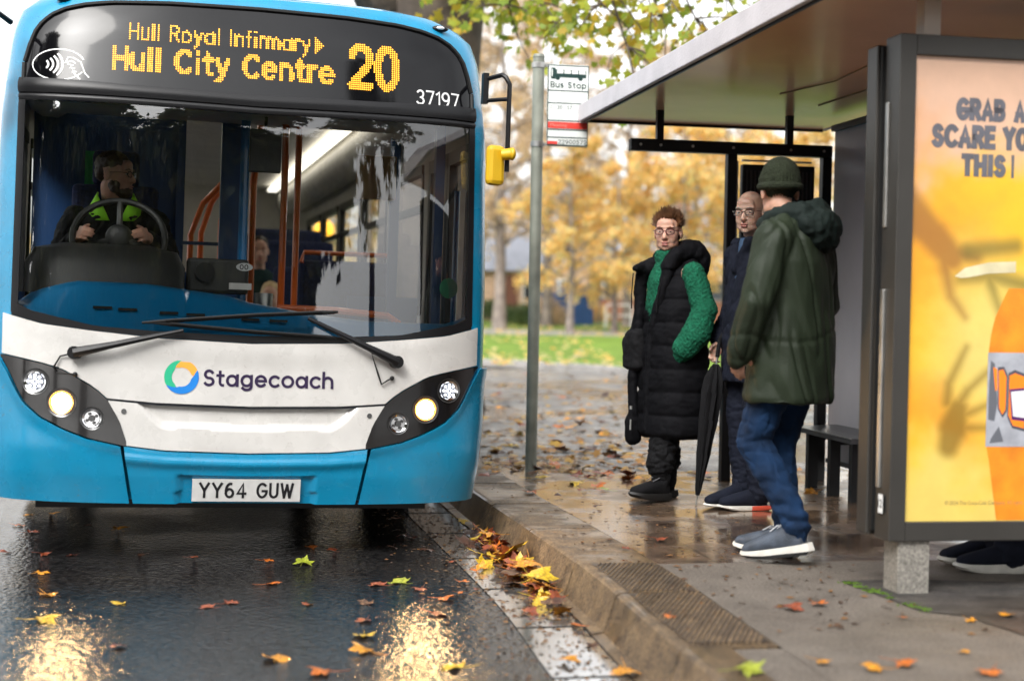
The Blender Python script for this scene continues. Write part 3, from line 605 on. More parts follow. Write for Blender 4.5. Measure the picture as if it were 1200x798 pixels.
for k in range(3): stroke(mb, [(hx - .035 + .012 * k, hz + .002 - .016 * k), (hx - .005 + .008 * k, hz - .004 - .016 * k)], .006, f1)
stroke(mb, [(hx - .01, hz - .035), (hx + .015, hz - .058), (hx + .03, hz - .074)], .006, f1)
obj('contactless_symbol', mb, WHITE_INK, dp, normals=False)
# company name and swirl on the white panel
f2 = lambda x, z: fs(x, z, .0098)
mb = MB(); pen(mb, 'Stagecoach', -.228, .412, .866, .950, lambda x, z, k: fs(x, z, .0098 + .00008 * k), .165, .27); obj('company_name', mb, mat('navy_lettering', (.02, .008, .045), .35), bus, normals=False)
mb = MB(); cx, cz = -.332, .909
for i, (a0, a1) in enumerate(((-30, 145), (90, 265), (210, 385))):
    n = 24; o_ = []; i_ = []
    for k in range(n + 1):
        t = k / n; a = R(a0 + (a1 - a0) * t); o_.append((cx + .083 * math.cos(a), cz + .083 * math.sin(a))); w = .002 + .034 * min(1, t / .28) ** .8 * min(1, (1 - t) / .20) ** .6 ; i_.append((cx + (.083 - w) * math.cos(a), cz + (.083 - w) * math.sin(a)))
    mb.grid([[fs(*p, .0098 + .0004 * i), fs(*q, .0098 + .0004 * i)] for p, q in zip(o_, i_)], mi=i)
obj('swirl_logo', mb, [mat('logo_orange', (.92, .38, .05), .4), mat('logo_green', (.02, .42, .22), .4), mat('logo_blue', (.01, .20, .62), .4)], bus, normals=False)
# number plate
mb = MB(); P = [[fs(x, z, .012) for z in ysamp(.300, .412, 3)] for x in ysamp(-.265, .265, 12)]; mb.grid(P); mb.grid([[r[0], r[0] + Vector((0, .03, 0))] for r in P]); mb.grid([[r[-1], r[-1] + Vector((0, .03, 0))] for r in P])
npl = obj('number_plate', mb, mat('plate_white', (.62, .62, .60), .45, .06, 20), bus)
f3 = lambda x, z: fs(x, z, .0135)
pf = lambda x, z, k: fs(x, z, .0135 + .0001 * k)
for w_, a_, b2_ in (('YY64', -.232, .0), ('GUW', .048, .232)):
    mb = MB(); pen(mb, w_, a_, b2_, .317, .397, pf, .155, .36); obj('plate_lettering', mb, mat('plate_black', (.008, .008, .01), .5), npl, normals=False)
# wipers
def wiper(pivot, elbow, b0, bm, b1):
    q = lambda p, o: fs(p[0], p[1], o)
    mb = MB(); mb.tube([q(pivot, .05), q(((pivot[0] * 2 + elbow[0]) / 3, (pivot[1] * 2 + elbow[1]) / 3), .065), q(elbow, .045)], [.026, .017, .010], 8); mb.tube([q(pivot, .0), q(pivot, .06)], .032, 12)
    w = obj('wiper', mb, BLACK, bus, smooth=True)
    pts = []
    for t in ysamp(0, 1, 10):
        a = Vector(b0).lerp(Vector(bm), min(1, t * 2)) if t < .5 else Vector(bm).lerp(Vector(b1), t * 2 - 1); pts.append(q(a, .024))
    mb = MB(); mb.tube(pts, [.006] + [.011] * 9 + [.006], 6); mb.tube([p + Vector((0, -.012, .004)) for p in pts[1:-1]], .006, 6); obj('wiper_blade', mb, RUBBER, w, smooth=True)
    s = 1 if pivot[0] < 0 else -1
    mb = MB(); mb.tube([q((pivot[0] + s * .0, pivot[1] + .0), .03)] + [q(p, .022) for p in ([(pivot[0] - .07, pivot[1] - .02), (pivot[0] - .10, pivot[1] - .075), (pivot[0] - .085, pivot[1] - .10), (pivot[0], pivot[1] - .105)] if s > 0 else [(pivot[0] - .125, pivot[1] + .04), (pivot[0] - .09, pivot[1] - .06), (pivot[0] - .07, pivot[1] - .115), (pivot[0] - .04, pivot[1] - .095), (pivot[0] - .02, pivot[1] - .085)])], .0045, 6); mb.ell(q((pivot[0] + (0 if s > 0 else -.015), pivot[1] - (.105 if s > 0 else .083)), .018), (.012, .012, .012)); obj('washer_hose', mb, RUBBER, w, smooth=True)
wiper((-.832, 1.012), (-.33, 1.134), (-.495, 1.170), (.02, 1.138), (.45, 1.120))
wiper((.724, 1.010), (.273, 1.213), (-.527, 1.166), (.02, 1.222), (.423, 1.252))
for s in (-1, 1):
    mb = MB(); [disc(mb, s * .60, .735 + 0, .013, .012, 0, n=12)]; obj('panel_screw', mb, RING, bus)
# marker lamps on the roof edge, mirror arms
for s in (-1, 1):
    mb = MB(); c = fs(s * .955, 2.765, .01); mb.ell(c, (.045, .02, .018), nu=12, nv=8, mi=0); mb.ell(c + Vector((0, -.014, .002)), (.024, .012, .010), nu=10, nv=6, mi=1); obj('marker_lamp', mb, [BLACK, mat('marker_lens', (.8, .8, .82), .2)], bus, smooth=True)
YEL = mat('yellow_mirror_plastic', (.60, .36, .008), .45, bump=.1, bs=120)
mb = MB(); a = Vector((1.215, .34, 2.52)); mb.tube([a, a + Vector((.06, -.12, .01)), a + Vector((.075, -.14, -.005)), a + Vector((.095, -.145, -.04)), a + Vector((.095, -.145, -.50))], .013, 8); mb.tube([a + Vector((0, 0, -.115)), a + Vector((.05, -.10, -.118)), a + Vector((.095, -.145, -.118))], .011, 8); mb.box(a + Vector((-.005, 0, -.05)), (.03, .05, .16))
ma = obj('mirror_arm', mb, BLACK, bus, smooth=True)
mb = MB(); c = a + Vector((.030, -.15, -.47)); mb.box(c, (.10, .06, .21), R(12)); o = obj('mirror_housing', mb, YEL, ma, bevel=.025)
mb = MB(); mb.tube([c + Vector((.03, -.03, .055)), c + Vector((.075, -.05, .06))], [.028, .032], 12); mb.ell(c + Vector((.078, -.05, .06)), (.02, .034, .034)); obj('mirror_clamp', mb, YEL, ma, smooth=True)
mb = MB(); a = Vector((-1.20, .30, 2.62)); mb.tube([a, a + Vector((-.06, -.10, .03)), a + Vector((-.09, -.12, -.02)), a + Vector((-.10, -.12, -.10))], .014, 8); ma = obj('mirror_arm', mb, BLACK, bus, smooth=True)
mb = MB(); mb.box(a + Vector((-.11, -.10, -.22)), (.14, .09, .30), R(-10)); obj('mirror_housing', mb, BLACK, ma, bevel=.03)
# side windows, door, wheels
glass('side_glass', (.95, .97, .96), 1.4, mult=.4)
for s in (-1, 1):
    for y0, y1 in WIN[s]:
        mb = MB(); q = lambda y, z: (s * (ipl(z, AP) - .012), y, z); mb.add([q(y0, 1.25), q(y1, 1.25), q(y1, 2.2), q(y0, 2.2)], [(0, 1, 2, 3)]); w = obj('side_window', mb, MATS['side_glass'], bus, normals=False)
        mb = MB(); x = s * 1.215
        for yy in (y0 + .02, y1 - .02): mb.box((x, yy, 1.725), (.035, .05, .96))
        mb.box((x, (y0 + y1) / 2, 1.27), (.05, y1 - y0, .06)); mb.box((x, (y0 + y1) / 2, 2.18), (.05, y1 - y0, .06))
        if y0 > 1.8: mb.box((x, (y0 + y1) / 2, 1.93), (.045, y1 - y0, .045))
        obj('window_frame', mb, SURR, w)
for k in range(2):
    y0 = DOOR[0] + .02 + k * .61; mb = MB(); x = 1.225
    for yy in (y0 + .03, y0 + .57): mb.box((x, yy, 1.27), (.05, .06, 1.84))
    for z in (.40, 1.1, 2.17): mb.box((x, y0 + .3, z), (.05, .6, .08 if z > 1 else .14))
    d = obj('door', mb, SURR, bus); mb = MB(); mb.box((x, y0 + .3, 1.63), (.01, .5, 1.0)); mb.box((x, y0 + .3, .76), (.01, .5, .6)); obj('door_glass', mb, MATS['side_glass'], d)
    mb = MB(); mb.tube([(x - .06, y0 + .12, .75), (x - .06, y0 + .12, 1.95)], .016, 8); obj('door_handrail', mb, BPOLE, d, smooth=True)
for s in (-1, 1):
    for y in (2.55, 7.9):
        mb = MB(); x = s * 1.09
        mb.add([(x + s * dx, y + r * math.cos(a), .48 + r * math.sin(a)) for dx, r in ((-.12, .30), (-.13, .46), (-.10, .48), (.10, .48), (.13, .46), (.12, .30)) for a in [2 * math.pi * k / 32 for k in range(32)]], [(i * 32 + k, i * 32 + (k + 1) % 32, (i + 1) * 32 + (k + 1) % 32, (i + 1) * 32 + k) for i in range(5) for k in range(32)])
        w = obj('wheel', mb, RUBBER, bus, smooth=True)
        mb = MB(); mb.add([(x + s * dx, y + r * math.cos(a), .48 + r * math.sin(a)) for dx, r in ((.11, .30), (.05, .27), (.04, .14), (.12, .12), (.13, .02)) for a in [2 * math.pi * k / 32 for k in range(32)]], [(i * 32 + k, i * 32 + (k + 1) % 32, (i + 1) * 32 + (k + 1) % 32, (i + 1) * 32 + k) for i in range(4) for k in range(32)]); obj('wheel_rim', mb, STEEL, w, smooth=True)
# ---- inside: dashboard, binnacle, wheel, cab, poles, seats
mb = MB(); P = []
dash_f = curve([(-1.15, 1.24), (-1.05, 1.31), (-.86, 1.36), (-.5, 1.355), (-.1, 1.31), (.0, 1.28), (.3, 1.235), (.6, 1.205), (1.1, 1.20)], False)
for i in range(41):
    x = -1.13 + 2.26 * i / 40; y0 = fs0(x, 1.13) + .02; d = dash_f(x)
    P.append([(x, y0, ws_bot(x) - .02), (x, y0 + .06, ws_bot(x) + .012), (x, y0 + .17, d - .028), (x, y0 + .22, d), (x, y0 + .28, d + .006), (x, y0 + .33, d - .02), (x, y0 + .36, .9)])
mb.grid(P)
db = obj('dashboard', mb, mat('dashboard_blue', (.008, .25, .56), .4, coat=.2), bus, smooth=True, auto=60)
mb = MB()
for x in (-.40, -.27, .0, .14, -.72, -.6): mb.box((x, fs0(x, 1.13) + .115, ws_bot(x) + .045 + (dash_f(x) - ws_bot(x)) * .22), (.09, .02, .012))
obj('air_vent', mb, BLACK, db)
mb = MB()
for s in range(1): mb.loft([((-.72, .50, 1.30), .40, .16), ((-.72, .52, 1.45), .40, .15), ((-.72, .55, 1.53), .36, .12), ((-.72, .57, 1.56), .22, .06)], 28)
obj('instrument_binnacle', mb, GREYP, db, smooth=True)
mb = MB(); rw = Matrix.Rotation(R(-28), 3, 'X'); cw = Vector((-.66, .62, 1.60)); mb.tube([cw + rw @ Vector((.235 * math.cos(a), 0, .235 * math.sin(a) * .95)) for a in [2 * math.pi * k / 32 for k in range(33)]], .017, 8)
for a in (200, 340, 90): mb.tube([cw, cw + rw @ Vector((.23 * math.cos(R(a)), 0, .23 * math.sin(R(a))))], .016, 6)
mb.ell(cw, (.07, .04, .07)); obj('steering_wheel', mb, GREYP, bus, smooth=True)
mb = MB(); mb.box((-.14, .82, 1.42), (.33, .16, .19)); tk = obj('ticket_machine', mb, GREYP, bus, bevel=.02)
mb = MB(); mb.tube([(-.21, .74, 1.44), (-.21, .70, 1.44)], .052, 18); obj('machine_knob', mb, BLACK, tk, smooth=True)
mb = MB(); mb.add([(.0 + .045 * math.cos(a), .736, 1.475 + .022 * math.sin(a)) for a in [2 * math.pi * k / 20 for k in range(20)]], [tuple(range(20))]); ov = obj('number_badge', mb, WHITE_INK, tk)
mb = MB(); pen(mb, '00', -.026, .020, 1.461, 1.489, lambda x, z, k: Vector((x, .735, z)), .16, .3); obj('badge_digits', mb, BLACK, tk, normals=False)
mb = MB(); mb.box((-.02, .735, 1.37), (.12, .012, .035)); obj('machine_slot', mb, STEEL, tk)
# cab: rear partition, screen posts, roof locker, driver seat
mb = MB(); mb.box((-.74, 1.62, 1.45), (.86, .05, 2.0)); mb.box((-.06, 1.35, 1.85), (.11, .10, 1.5)); mb.box((-.34, 1.5, 1.85), (.035, .04, 1.5)); mb.box((-.26, 1.5, .95), (.45, .04, 1.0)); mb.box((-.2, 1.5, 1.62), (.3, .03, .02)); obj('cab_partition', mb, BODYI, bus)
mb = MB(); mb.box((-.70, 1.20, 1.05), (.5, .5, .16)); mb.box((-.70, 1.42, 1.5), (.48, .12, .85)); mb.box((-.70, 1.40, 2.02), (.26, .10, .20)); obj('driver_seat', mb, mat('seat_fabric', (.012, .018, .065), .9, .4, 60), bus, bevel=.03)
mb = MB(); mb.box((-.02, 1.05, 2.46), (2.1, .5, .30)); mb.box((.0, .62, 2.44), (2.0, .3, .34)); obj('destination_locker', mb, TRIM, bus)
mb = MB(); mb.box((-.83, 1.585, 2.02), (.10, .02, .22)); obj('green_notice', mb, mat('green_card', (.02, .30, .09), .6), bus)
mb = MB(); mb.tube([(.0, 1.0, .4), (.0, 1.0, 2.45)], .026, 10); obj('handrail', mb, BPOLE, bus, smooth=True)
for pts, r in (([(.10, 1.75, .5), (.10, 1.75, 2.0), (.14, 1.72, 2.45)], .022), ([(.24, 1.2, 1.1), (.24, 1.2, 2.30), (.20, 1.2, 2.37), (.10, 1.2, 2.38)], .020), ([(.32, 1.25, 1.1), (.32, 1.25, 2.5)], .019), ([(.22, 1.15, 1.26), (.55, 1.1, 1.255), (.84, 1.05, 1.235), (.9, 1.05, 1.2), (.92, 1.05, 1.05)], .021),
               ([(-.26, 2.2, .9), (-.25, 2.2, 1.70), (-.18, 2.2, 1.9), (-.04, 2.2, 2.06)], .019), ([(-.19, 2.4, .9), (-.18, 2.4, 1.72), (-.12, 2.4, 1.92), (0, 2.4, 2.10)], .019), ([(-.06, 2.3, .9), (-.06, 2.3, 1.8), (-.02, 2.3, 2.0)], .019), ([(-.35, 5.2, .4), (-.35, 5.2, 2.6)], .018)):
    mb = MB(); mb.tube(pts, r, 8); obj('handrail', mb, ORANGE, bus, smooth=True)
mb = MB(); mb.box((.075, .52, 2.085), (.165, .05, .225)); mb.tube([(.075, .54, 2.19), (.08, .58, 2.3)], .01, 6); o = obj('interior_mirror', mb, GREYP, bus, bevel=.02)
mb = MB(); mb.box((.79, 1.35, 2.05), (.24, .03, .26)); obj('notice_board', mb, mat('tan_board', (.42, .25, .11), .6, .1, 5), bus, bevel=.008)
mb = MB(); mb.box((1.02, .56, 1.75), (.05, .06, 1.3)); mb.box((1.0, 1.95, 1.4), (.06, .05, 2.0)); mb.box((.95, 1.98, .95), (.45, .03, .8)); obj('door_pillar', mb, BODYI, bus)
mb = MB(); n = 20; mb.add([(1.07 + .05 * math.cos(2 * math.pi * k / n), .44, 1.40 + .055 * math.sin(2 * math.pi * k / n)) for k in range(n)], [tuple(range(n))]); obj('round_sticker', mb, mat('sticker_green', (.03, .33, .15), .5), bus)
FAB = MATS['seat_fabric']; seat0 = None
for i, (x, y, z) in enumerate([(.82, 2.6, .34), (.83, 4.75, .34), (-.82, 3.4, .34), (-.82, 4.4, .34), (.80, 6.9, .75), (-.82, 6.9, .75), (.80, 8.0, .75), (-.82, 8.0, .75), (.80, 5.9, .60), (-.82, 5.6, .34)]):
    mb = MB(); mb.box((x, y, z + .46), (.66, .44, .10)); mb.box((x, y + .24, z + .86), (.66, .09, .78)); st = obj('seat', mb, FAB, bus, bevel=.04)
    if i == 0: mb = MB(); mb.tube([(x - .31, y + .2, z + 1.23), (x - .29, y + .22, z + 1.30), (x + .29, y + .22, z + 1.30), (x + .31, y + .2, z + 1.23)], .016, 8); obj('grab_rail', mb, ORANGE, st, smooth=True)
mb = MB(); mb.tube([(.12, .9, 1.1), (.12, .9, 1.34)], .05, 14); obj('ticket_bin', mb, STEEL, bus, smooth=True)
def inbus(x, y, z): return BUSM @ Vector((x, y, z))

# ------------------------------------------------------------------ bus stop flag
GALV = mat('weathered_pole', (.22, .23, .19), .5, .35, 5, bump=.1, bs=60, metal=.2)
fl = empty('bus_stop_sign', (.147, 10.3, 0), R(11), 'white bus stop flag on a weathered grey pole beside the bus', 'sign')
mb = MB(); mb.tube([(0, 0, -.02), (0, 0, 2.83)], .040, 18); mb.tube([(0, 0, 2.83), (0, 0, 2.85)], [.044, .036], 18); obj('pole', mb, GALV, fl, smooth=True)
for z in (2.775, 2.235):
    mb = MB(); mb.tube([(0, 0, z - .018), (0, 0, z + .018)], .046, 18); mb.box((.19, -.008, z), (.32, .012, .02)); obj('bracket', mb, STEEL, fl, smooth=True)
mb = MB(); mb.box((.205, -.02, 2.505), (.29, .014, .56)); pl = obj('sign_plate', mb, mat('sign_white', (.70, .72, .69), .4, .06, 6), fl, bevel=.004)
DKG = mat('sign_dark_green', (.006, .035, .03), .4); RED = mat('sign_red', (.62, .05, .035), .4)
yf = -.0285
mb = MB()
for z in (2.778, 2.605, 2.52, 2.40, 2.338, 2.285, 2.232): mb.box((.205, yf, z), (.286, .002, .006))
for x in (.063, .347): mb.box((x, yf, 2.505), (.006, .002, .552))
obj('sign_border', mb, DKG, pl)
mb = MB(); mb.box((.205, yf, 2.368), (.276, .002, .044)); obj('red_band', mb, RED, pl)
mb = MB(); mb.box((.205, yf, 2.722), (.25, .002, .052)); mb.box((.098, yf, 2.722), (.03, .0022, .075)); 
for x in (.13, .29): mb.tube([(x, yf - .001, 2.692), (x, yf + .001, 2.692)], .016, 14)
bs = obj('bus_symbol', mb, DKG, pl)
mb = MB()
for k in range(4): mb.box((.146 + .052 * k, yf - .0012, 2.734), (.044, .001, .024))
mb.box((.089, yf - .0014, 2.725), (.008, .001, .05)); obj('symbol_window', mb, MATS['sign_white'], bs)
fz = lambda x, z: Vector((x, yf - .0015, z))
mb = MB(); fk = lambda x, z, k: Vector((x, yf - .0015 - .0001 * k, z)); pen(mb, 'Bus Stop', .080, .332, 2.624, 2.666, fk, .15, .32); pen(mb, '22900572', .14, .34, 2.240, 2.270, fk, .13, .32); obj('sign_lettering', mb, DKG, pl, normals=False)
mb = MB(); fit_text(mb, '1   20   57', .085, .235, 2.478, 2.503, fz, 0, ref='1'); obj('route_numbers', mb, mat('sign_grey', (.12, .14, .14), .5), pl, normals=False)
mb = MB(); fit_text(mb, 'Towards City Centre' if False else 'Meeting', .082, .20, 2.358, 2.380, lambda x, z: Vector((x, yf - .0025, z)), 0, ref='M'); obj('band_lettering', mb, mat('pale_red', (.75, .25, .2), .5), pl, normals=False)
mb = MB(); mb.box((.10, yf, 2.247), (.07, .0024, .02)); obj('red_mark', mb, RED, pl)

# ------------------------------------------------------------------ bus shelter (local x across the pavement, y away from the camera)
DARK = mat('dark_shelter_paint', (.006, .006, .007), .4, bump=.05, bs=80, spec=.3)
FASC = mat('pale_fascia', (.52, .49, .51), .45, .12, 4, bump=.15, bs=70)
SOFF = mat('brown_soffit', (.80, .46, .27), .24, .10, 1.2, spec=.28)
SHY = R(10.2)
sh = empty('bus_shelter', (.44, 10.3, 0), SHY, 'dark framed bus shelter with pale edged flat roof and grey back wall', 'shelter')
mb = MB(); mb.box((.88, -2.35, 2.455), (1.70, 4.66, .07)); rf = obj('roof', mb, mat('roof_felt', (.1, .1, .1), .7), sh)
mb = MB(); mb.box((.0, -2.36, 2.450), (.03, 4.74, .115)); mb.box((.9, .0, 2.450), (1.77, .03, .10)); mb.box((1.77, -2.36, 2.45), (.03, 4.74, .10)); mb.box((.9, -4.73, 2.45), (1.77, .03, .10)); obj('fascia', mb, FASC, rf, bevel=.006)
mb = MB(); mb.box((.88, -2.36, 2.413), (1.73, 4.70, .012)); obj('soffit', mb, SOFF, rf)
mb = MB(); mb.box((.022, -2.36, 2.395), (.010, 4.68, .026)); mb.box((.9, -.022, 2.397), (1.7, .010, .020)); obj('drip_edge', mb, DARK, rf)
mb = MB(); mb.tube([(.85, -1.6, 2.405), (.95, -2.2, 2.400), (.90, -2.9, 2.405)], .004, 5); mb.tube([(1.25, -1.2, 2.404), (1.25, -2.6, 2.400), (1.15, -3.0, 2.404)], .004, 5); obj('soffit_cable', mb, mat('tan_cable', (.35, .22, .08), .5), rf, smooth=True)
mb = MB(); mb.box((.875, -.645, 2.18), (1.375, .07, .078)); obj('cross_beam', mb, DARK, sh, bevel=.004)
for x in (.385, 1.27):
    mb = MB(); mb.box((x, -.645, 2.313), (.045, .045, .188)); obj('roof_hanger', mb, DARK, sh)
for x in (.875, 1.53):
    mb = MB(); mb.box((x, -.645, 1.07), (.065, .065, 2.142)); obj('post', mb, DARK, sh, bevel=.004)
mb = MB(); mb.box((1.20, -.63, 1.62), (.50, .06, .92)); tc_ = obj('timetable_case', mb, DARK, sh, bevel=.008)
mb = MB()
for k in range(17): mb.box((.98 + .0275 * k, -.663, 1.62), (.012, .008, .84))
obj('case_ribs', mb, mat('case_grey', (.035, .033, .033), .45), tc_)
mb = MB(); mb.box((.918, -.64, 1.55), (.012, .02, 1.1)); mb.box((1.19, -.64, 2.105), (.48, .02, .012)); obj('bright_edge', mb, STEEL, tc_)
mb = MB(); mb.box((1.20, -.645, .62), (.56, .012, 1.0)); obj('end_glass', mb, MATS['side_glass'], sh)
GREYW = mat('grey_back_panel', (.74, .69, .71), .5, .12, 1.5, bump=.04, bs=30)
mb = MB(); mb.box((1.605, -2.45, 1.23), (.035, 3.6, 2.18)); bw = obj('back_wall', mb, GREYW, sh)
for x_, z_, h_ in ((1.585, 2.335, .04), (1.60, .135, .03)):
    mb = MB(); mb.box((x_, -2.45, z_), (.05, 3.6, h_)); obj('wall_rail', mb, mat('grey_frame', (.06, .058, .056), .4), bw)
for y_ in (-1.4, -2.6, -3.8):
    mb = MB(); mb.box((1.5855, y_, 1.23), (.004, .012, 2.15)); obj('wall_seam', mb, RUBBER, bw)
for x_ in (.25, .385, .60, .875, 1.27, 1.5):
    mb = MB(); mb.tube([(x_, -.682, 2.18), (x_, -.688, 2.18)], .009, 8); obj('bolt', mb, STEEL, sh, smooth=True)
random.seed(3); mb = MB()
for k in range(9): x = 1.586; y = -2.0 + random.gauss(0, .07); z = .92 + random.gauss(0, .08); mb.ell((x, y, z), (.002, .006, .012 + random.random() * .02), nu=8, nv=6)
obj('wall_stain', mb, mat('stain', (.06, .055, .05), .6), bw)
for y in (-1.9, -3.1, -4.2):
    mb = MB(); mb.box((1.66, y, 1.2), (.06, .06, 2.4)); obj('post', mb, DARK, sh)
BEN = mat('bench_metal', (.055, .055, .06), .32, .2, 8, metal=.4)
mb = MB(); P = []
for i in range(9):
    y = -.80 - 1.02 * i / 8; P.append([(1.25, y, .352), (1.25, y, .376), (1.262, y, .384), (1.40, y, .378), (1.585, y, .386), (1.585, y, .35)])
mb.grid(P); mb.add(P[-1], [tuple(range(6))]); be = obj('bench', mb, BEN, sh, solid=.006)
mb = MB(); mb.box((1.252, -1.31, .383), (.01, 1.02, .006)); obj('bench_edge', mb, STEEL, be)
for y in (-1.05, -1.41, -1.74):
    mb = MB(); mb.box((1.32, y, .175), (.065, .05, .352)); mb.box((1.45, y, .33), (.24, .04, .04)); obj('leg', mb, DARK, be)
# ------------------------------------------------------------------ advertising panel at the near end
ad = empty('advertising_panel', (1.515, 5.93, 0), SHY, 'tall dark framed poster panel with yellow halloween drink advert on a stone grey leg', 'advertising panel')
FR = mat('panel_frame_grey', (.040, .037, .033), .42, .15, 3, metal=.3, bump=.05, bs=90)
W, ZB, ZT = 1.34, .215, 2.232; b_ = .070
mb = MB()
for x0, x1, z0, z1 in ((0, b_, ZB, ZT), (W - b_, W, ZB, ZT), (b_, W - b_, ZT - .082, ZT), (b_, W - b_, ZB, ZB + .078)): mb.box(((x0 + x1) / 2, .07, (z0 + z1) / 2), (x1 - x0, .14, z1 - z0))
fr = obj('frame', mb, FR, ad, bevel=.004)
mb = MB(); mb.box((.005, .150, 1.22), (.035, .014, 1.96)); obj('seal', mb, RUBBER, ad)
mb = MB(); mb.box((W / 2 - .01, .215, 1.215), (W + .03, .10, 1.99)); obj('rear_case', mb, FR, ad, bevel=.006)
mb = MB(); mb.box((-.004, .10, .82), (.014, .03, .8)); mb.box((-.004, .10, 1.72), (.010, .026, .5)); obj('hinge_strip', mb, STEEL, ad, bevel=.003)
mb = MB(); mb.box((-.0115, .06, .36), (.002, .04, .075)); nb = obj('number_sticker', mb, WHITE_INK, ad)
mb = MB(); fit_text(mb, '12', -.018, .018, .345, .378, lambda x, z: Vector((-.0135, .06 - x, z)), .01); obj('sticker_digits', mb, BLACK, nb, normals=False)
LEGM = mat('stone_grey_leg', (.21, .195, .17), .55, .45, 90, bump=.3, bs=150)
for x in (.118, W - .118):
    mb = MB(); mb.box((x, .085, .104), (.135, .135, .222)); obj('leg', mb, LEGM, ad, bevel=.004)
mb = MB(); mb.box((.185, .15, 2.317), (.075, .075, .172)); obj('pillar', mb, mat('pale_pillar', (.62, .58, .52), .4, .1, 5), ad, bevel=.004)
# printed poster: a painted sheet (colours per vertex), then the lettering and the bottle as print layers
PW, PH = W - 2 * b_, (ZT - .082) - (ZB + .078); NX, NZ = 240, 380
u = np.linspace(0, 1, NX)[None, :].repeat(NZ, 0); v = np.linspace(0, 1, NZ)[:, None].repeat(NX, 1)   # v up
U, V = u * PW, v * PH
def mixc(a, b, t): return a + (b - a) * t[..., None]
def ss(a, b, x): t = np.clip((x - a) / (b - a), 0, 1); return t * t * (3 - 2 * t)
def vnoise(f, seed):
    return np.array([[mn.fractal(Vector((x * f, z * f, seed)), .6, 2.0, 4) for x in U[0]] for z in V[:, 0]])
n1, n2 = vnoise(3.0, 1.3), vnoise(7.0, 5.1)
cA = np.array(lin((.80, .65, .55))); cC = np.array(lin((.86, .67, .10))); cD = np.array(lin((.80, .73, .42))); cO = np.array(lin((.82, .52, .12)))
C = mixc(np.broadcast_to(cC, (NZ, NX, 3)), cA, ss(.66, .80, v + n1 * .06 - u * .25 * (v > .5)))
C = mixc(C, cO, .75 * ss(.35, .0, np.abs(v - .60 + n1 * .1) + u * .6))
C = mixc(C, cD, .85 * ss(.30, .02, np.hypot((u - .27) * 1.0, (v - .36) * .9) + n1 * .05))
C = mixc(C, cO, .7 * ss(.12, .0, np.abs(v - .25 + .25 * u + n1 * .05)) * ss(.5, .1, u))
C = mixc(C, cD, .7 * ss(.20, .02, v + n1 * .08 - u * .15)); C = np.clip(C * (1 + n2 * .06)[..., None], 0, 1)
def seg(a, b, ra, rb):
    (ax, ay), (bx, by) = a, b; dx, dy = bx - ax, by - ay; t = np.clip(((U - ax) * dx + (V - ay) * dy) / (dx * dx + dy * dy), 0, 1)
    return np.hypot(U - ax - t * dx, V - ay - t * dy) - (ra + (rb - ra) * t)
def shade(segs, col, soft, k):
    global C
    d = np.minimum.reduce([seg(*s) for s in segs]); C = mixc(C, np.array(lin(col)), k * ss(soft, -soft, d))
# poster pixel frame used for the artwork: photo pixels (x 1060..1200, y 610..67) to metres on the sheet
def pp(x, y): t = (y - 610) / (67 - 610); return ((x - (1060 + 10 * t)) / 294.0, PH * t)
shade([(pp(1055, 240), pp(1095, 275), .085, .060), (pp(1095, 275), pp(1118, 300), .065, .055), (pp(1108, 300), pp(1117, 345), .030, .020), (pp(1117, 345), pp(1136, 370), .018, .010), (pp(1125, 295), pp(1150, 300), .035, .02)], (.52, .34, .14), .032, .78)
shade([(pp(1140, 292), pp(1200, 285), .035, .03), (pp(1130, 325), pp(1165, 320), .02, .03), (pp(1165, 320), pp(1180, 362), .03, .012), (pp(1165, 320), pp(1210, 330), .03, .03)], (.40, .36, .13), .032, .75)
shade([(pp(1116, 522), pp(1122, 500), .045, .06), (pp(1122, 500), pp(1128, 478), .065, .045), (pp(1114, 470), pp(1116, 448), .022, .018), (pp(1116, 448), pp(1138, 405), .017, .009), (pp(1128, 474), pp(1140, 456), .022, .018), (pp(1140, 456), pp(1172, 428), .016, .009), (pp(1134, 486), pp(1182, 466), .017, .009), (pp(1134, 500), pp(1180, 500), .018, .010)], (.44, .33, .06), .03, .78)
me = bpy.data.meshes.new('poster'); fs_ = [(i * NX + j, i * NX + j + 1, (i + 1) * NX + j + 1, (i + 1) * NX + j) for i in range(NZ - 1) for j in range(NX - 1)]
me.from_pydata([(b_ + U[i, j], .02, ZB + .078 + V[i, j]) for i in range(NZ) for j in range(NX)], [], fs_)
at = me.color_attributes.new('print', 'FLOAT_COLOR', 'POINT'); at.data.foreach_set('color', np.concatenate([C, np.ones((NZ, NX, 1))], 2).ravel())
m = bpy.data.materials.new('poster_print'); m.use_nodes = True; n_, l_ = m.node_tree.nodes, m.node_tree.links; pb = n_['Principled BSDF']; ca = n_.new('ShaderNodeVertexColor'); ca.layer_name = 'print'
l_.new(ca.outputs[0], pb.inputs['Base Color']); l_.new(ca.outputs[0], pb.inputs['Emission Color']); pb.inputs['Emission Strength'].default_value = .04; pb.inputs['Roughness'].default_value = .35; pb.inputs['Coat Weight'].default_value = .15
me.materials.append(m); po = link('poster', me, ad)
def pm(lx, lz, off=.0015): return Vector((b_ + lx, .02 - off, ZB + .078 + lz))
def px2(x, y): return pm(*pp(x, y))
INK = mat('poster_grey_ink', lin((.36, .36, .39)), .4, .3, 6)
mb = MB()
for s, x0, x1, y0, y1 in (('GRAB', 1121.5, 1185, 140, 113), ('A', 1195, 1211, 140, 113), ('SCARE', 1091, 1173, 172.5, 144.5), ('YO', 1181, 1216, 173, 145), ('THIS', 1128.5, 1186, 205, 178)):
    a, c = pp(x0, y0), pp(x1, y1); pen(mb, s, a[0], c[0], a[1], c[1], lambda x, z, k: pm(x, z, .0015 + .0001 * k), .25, .42)
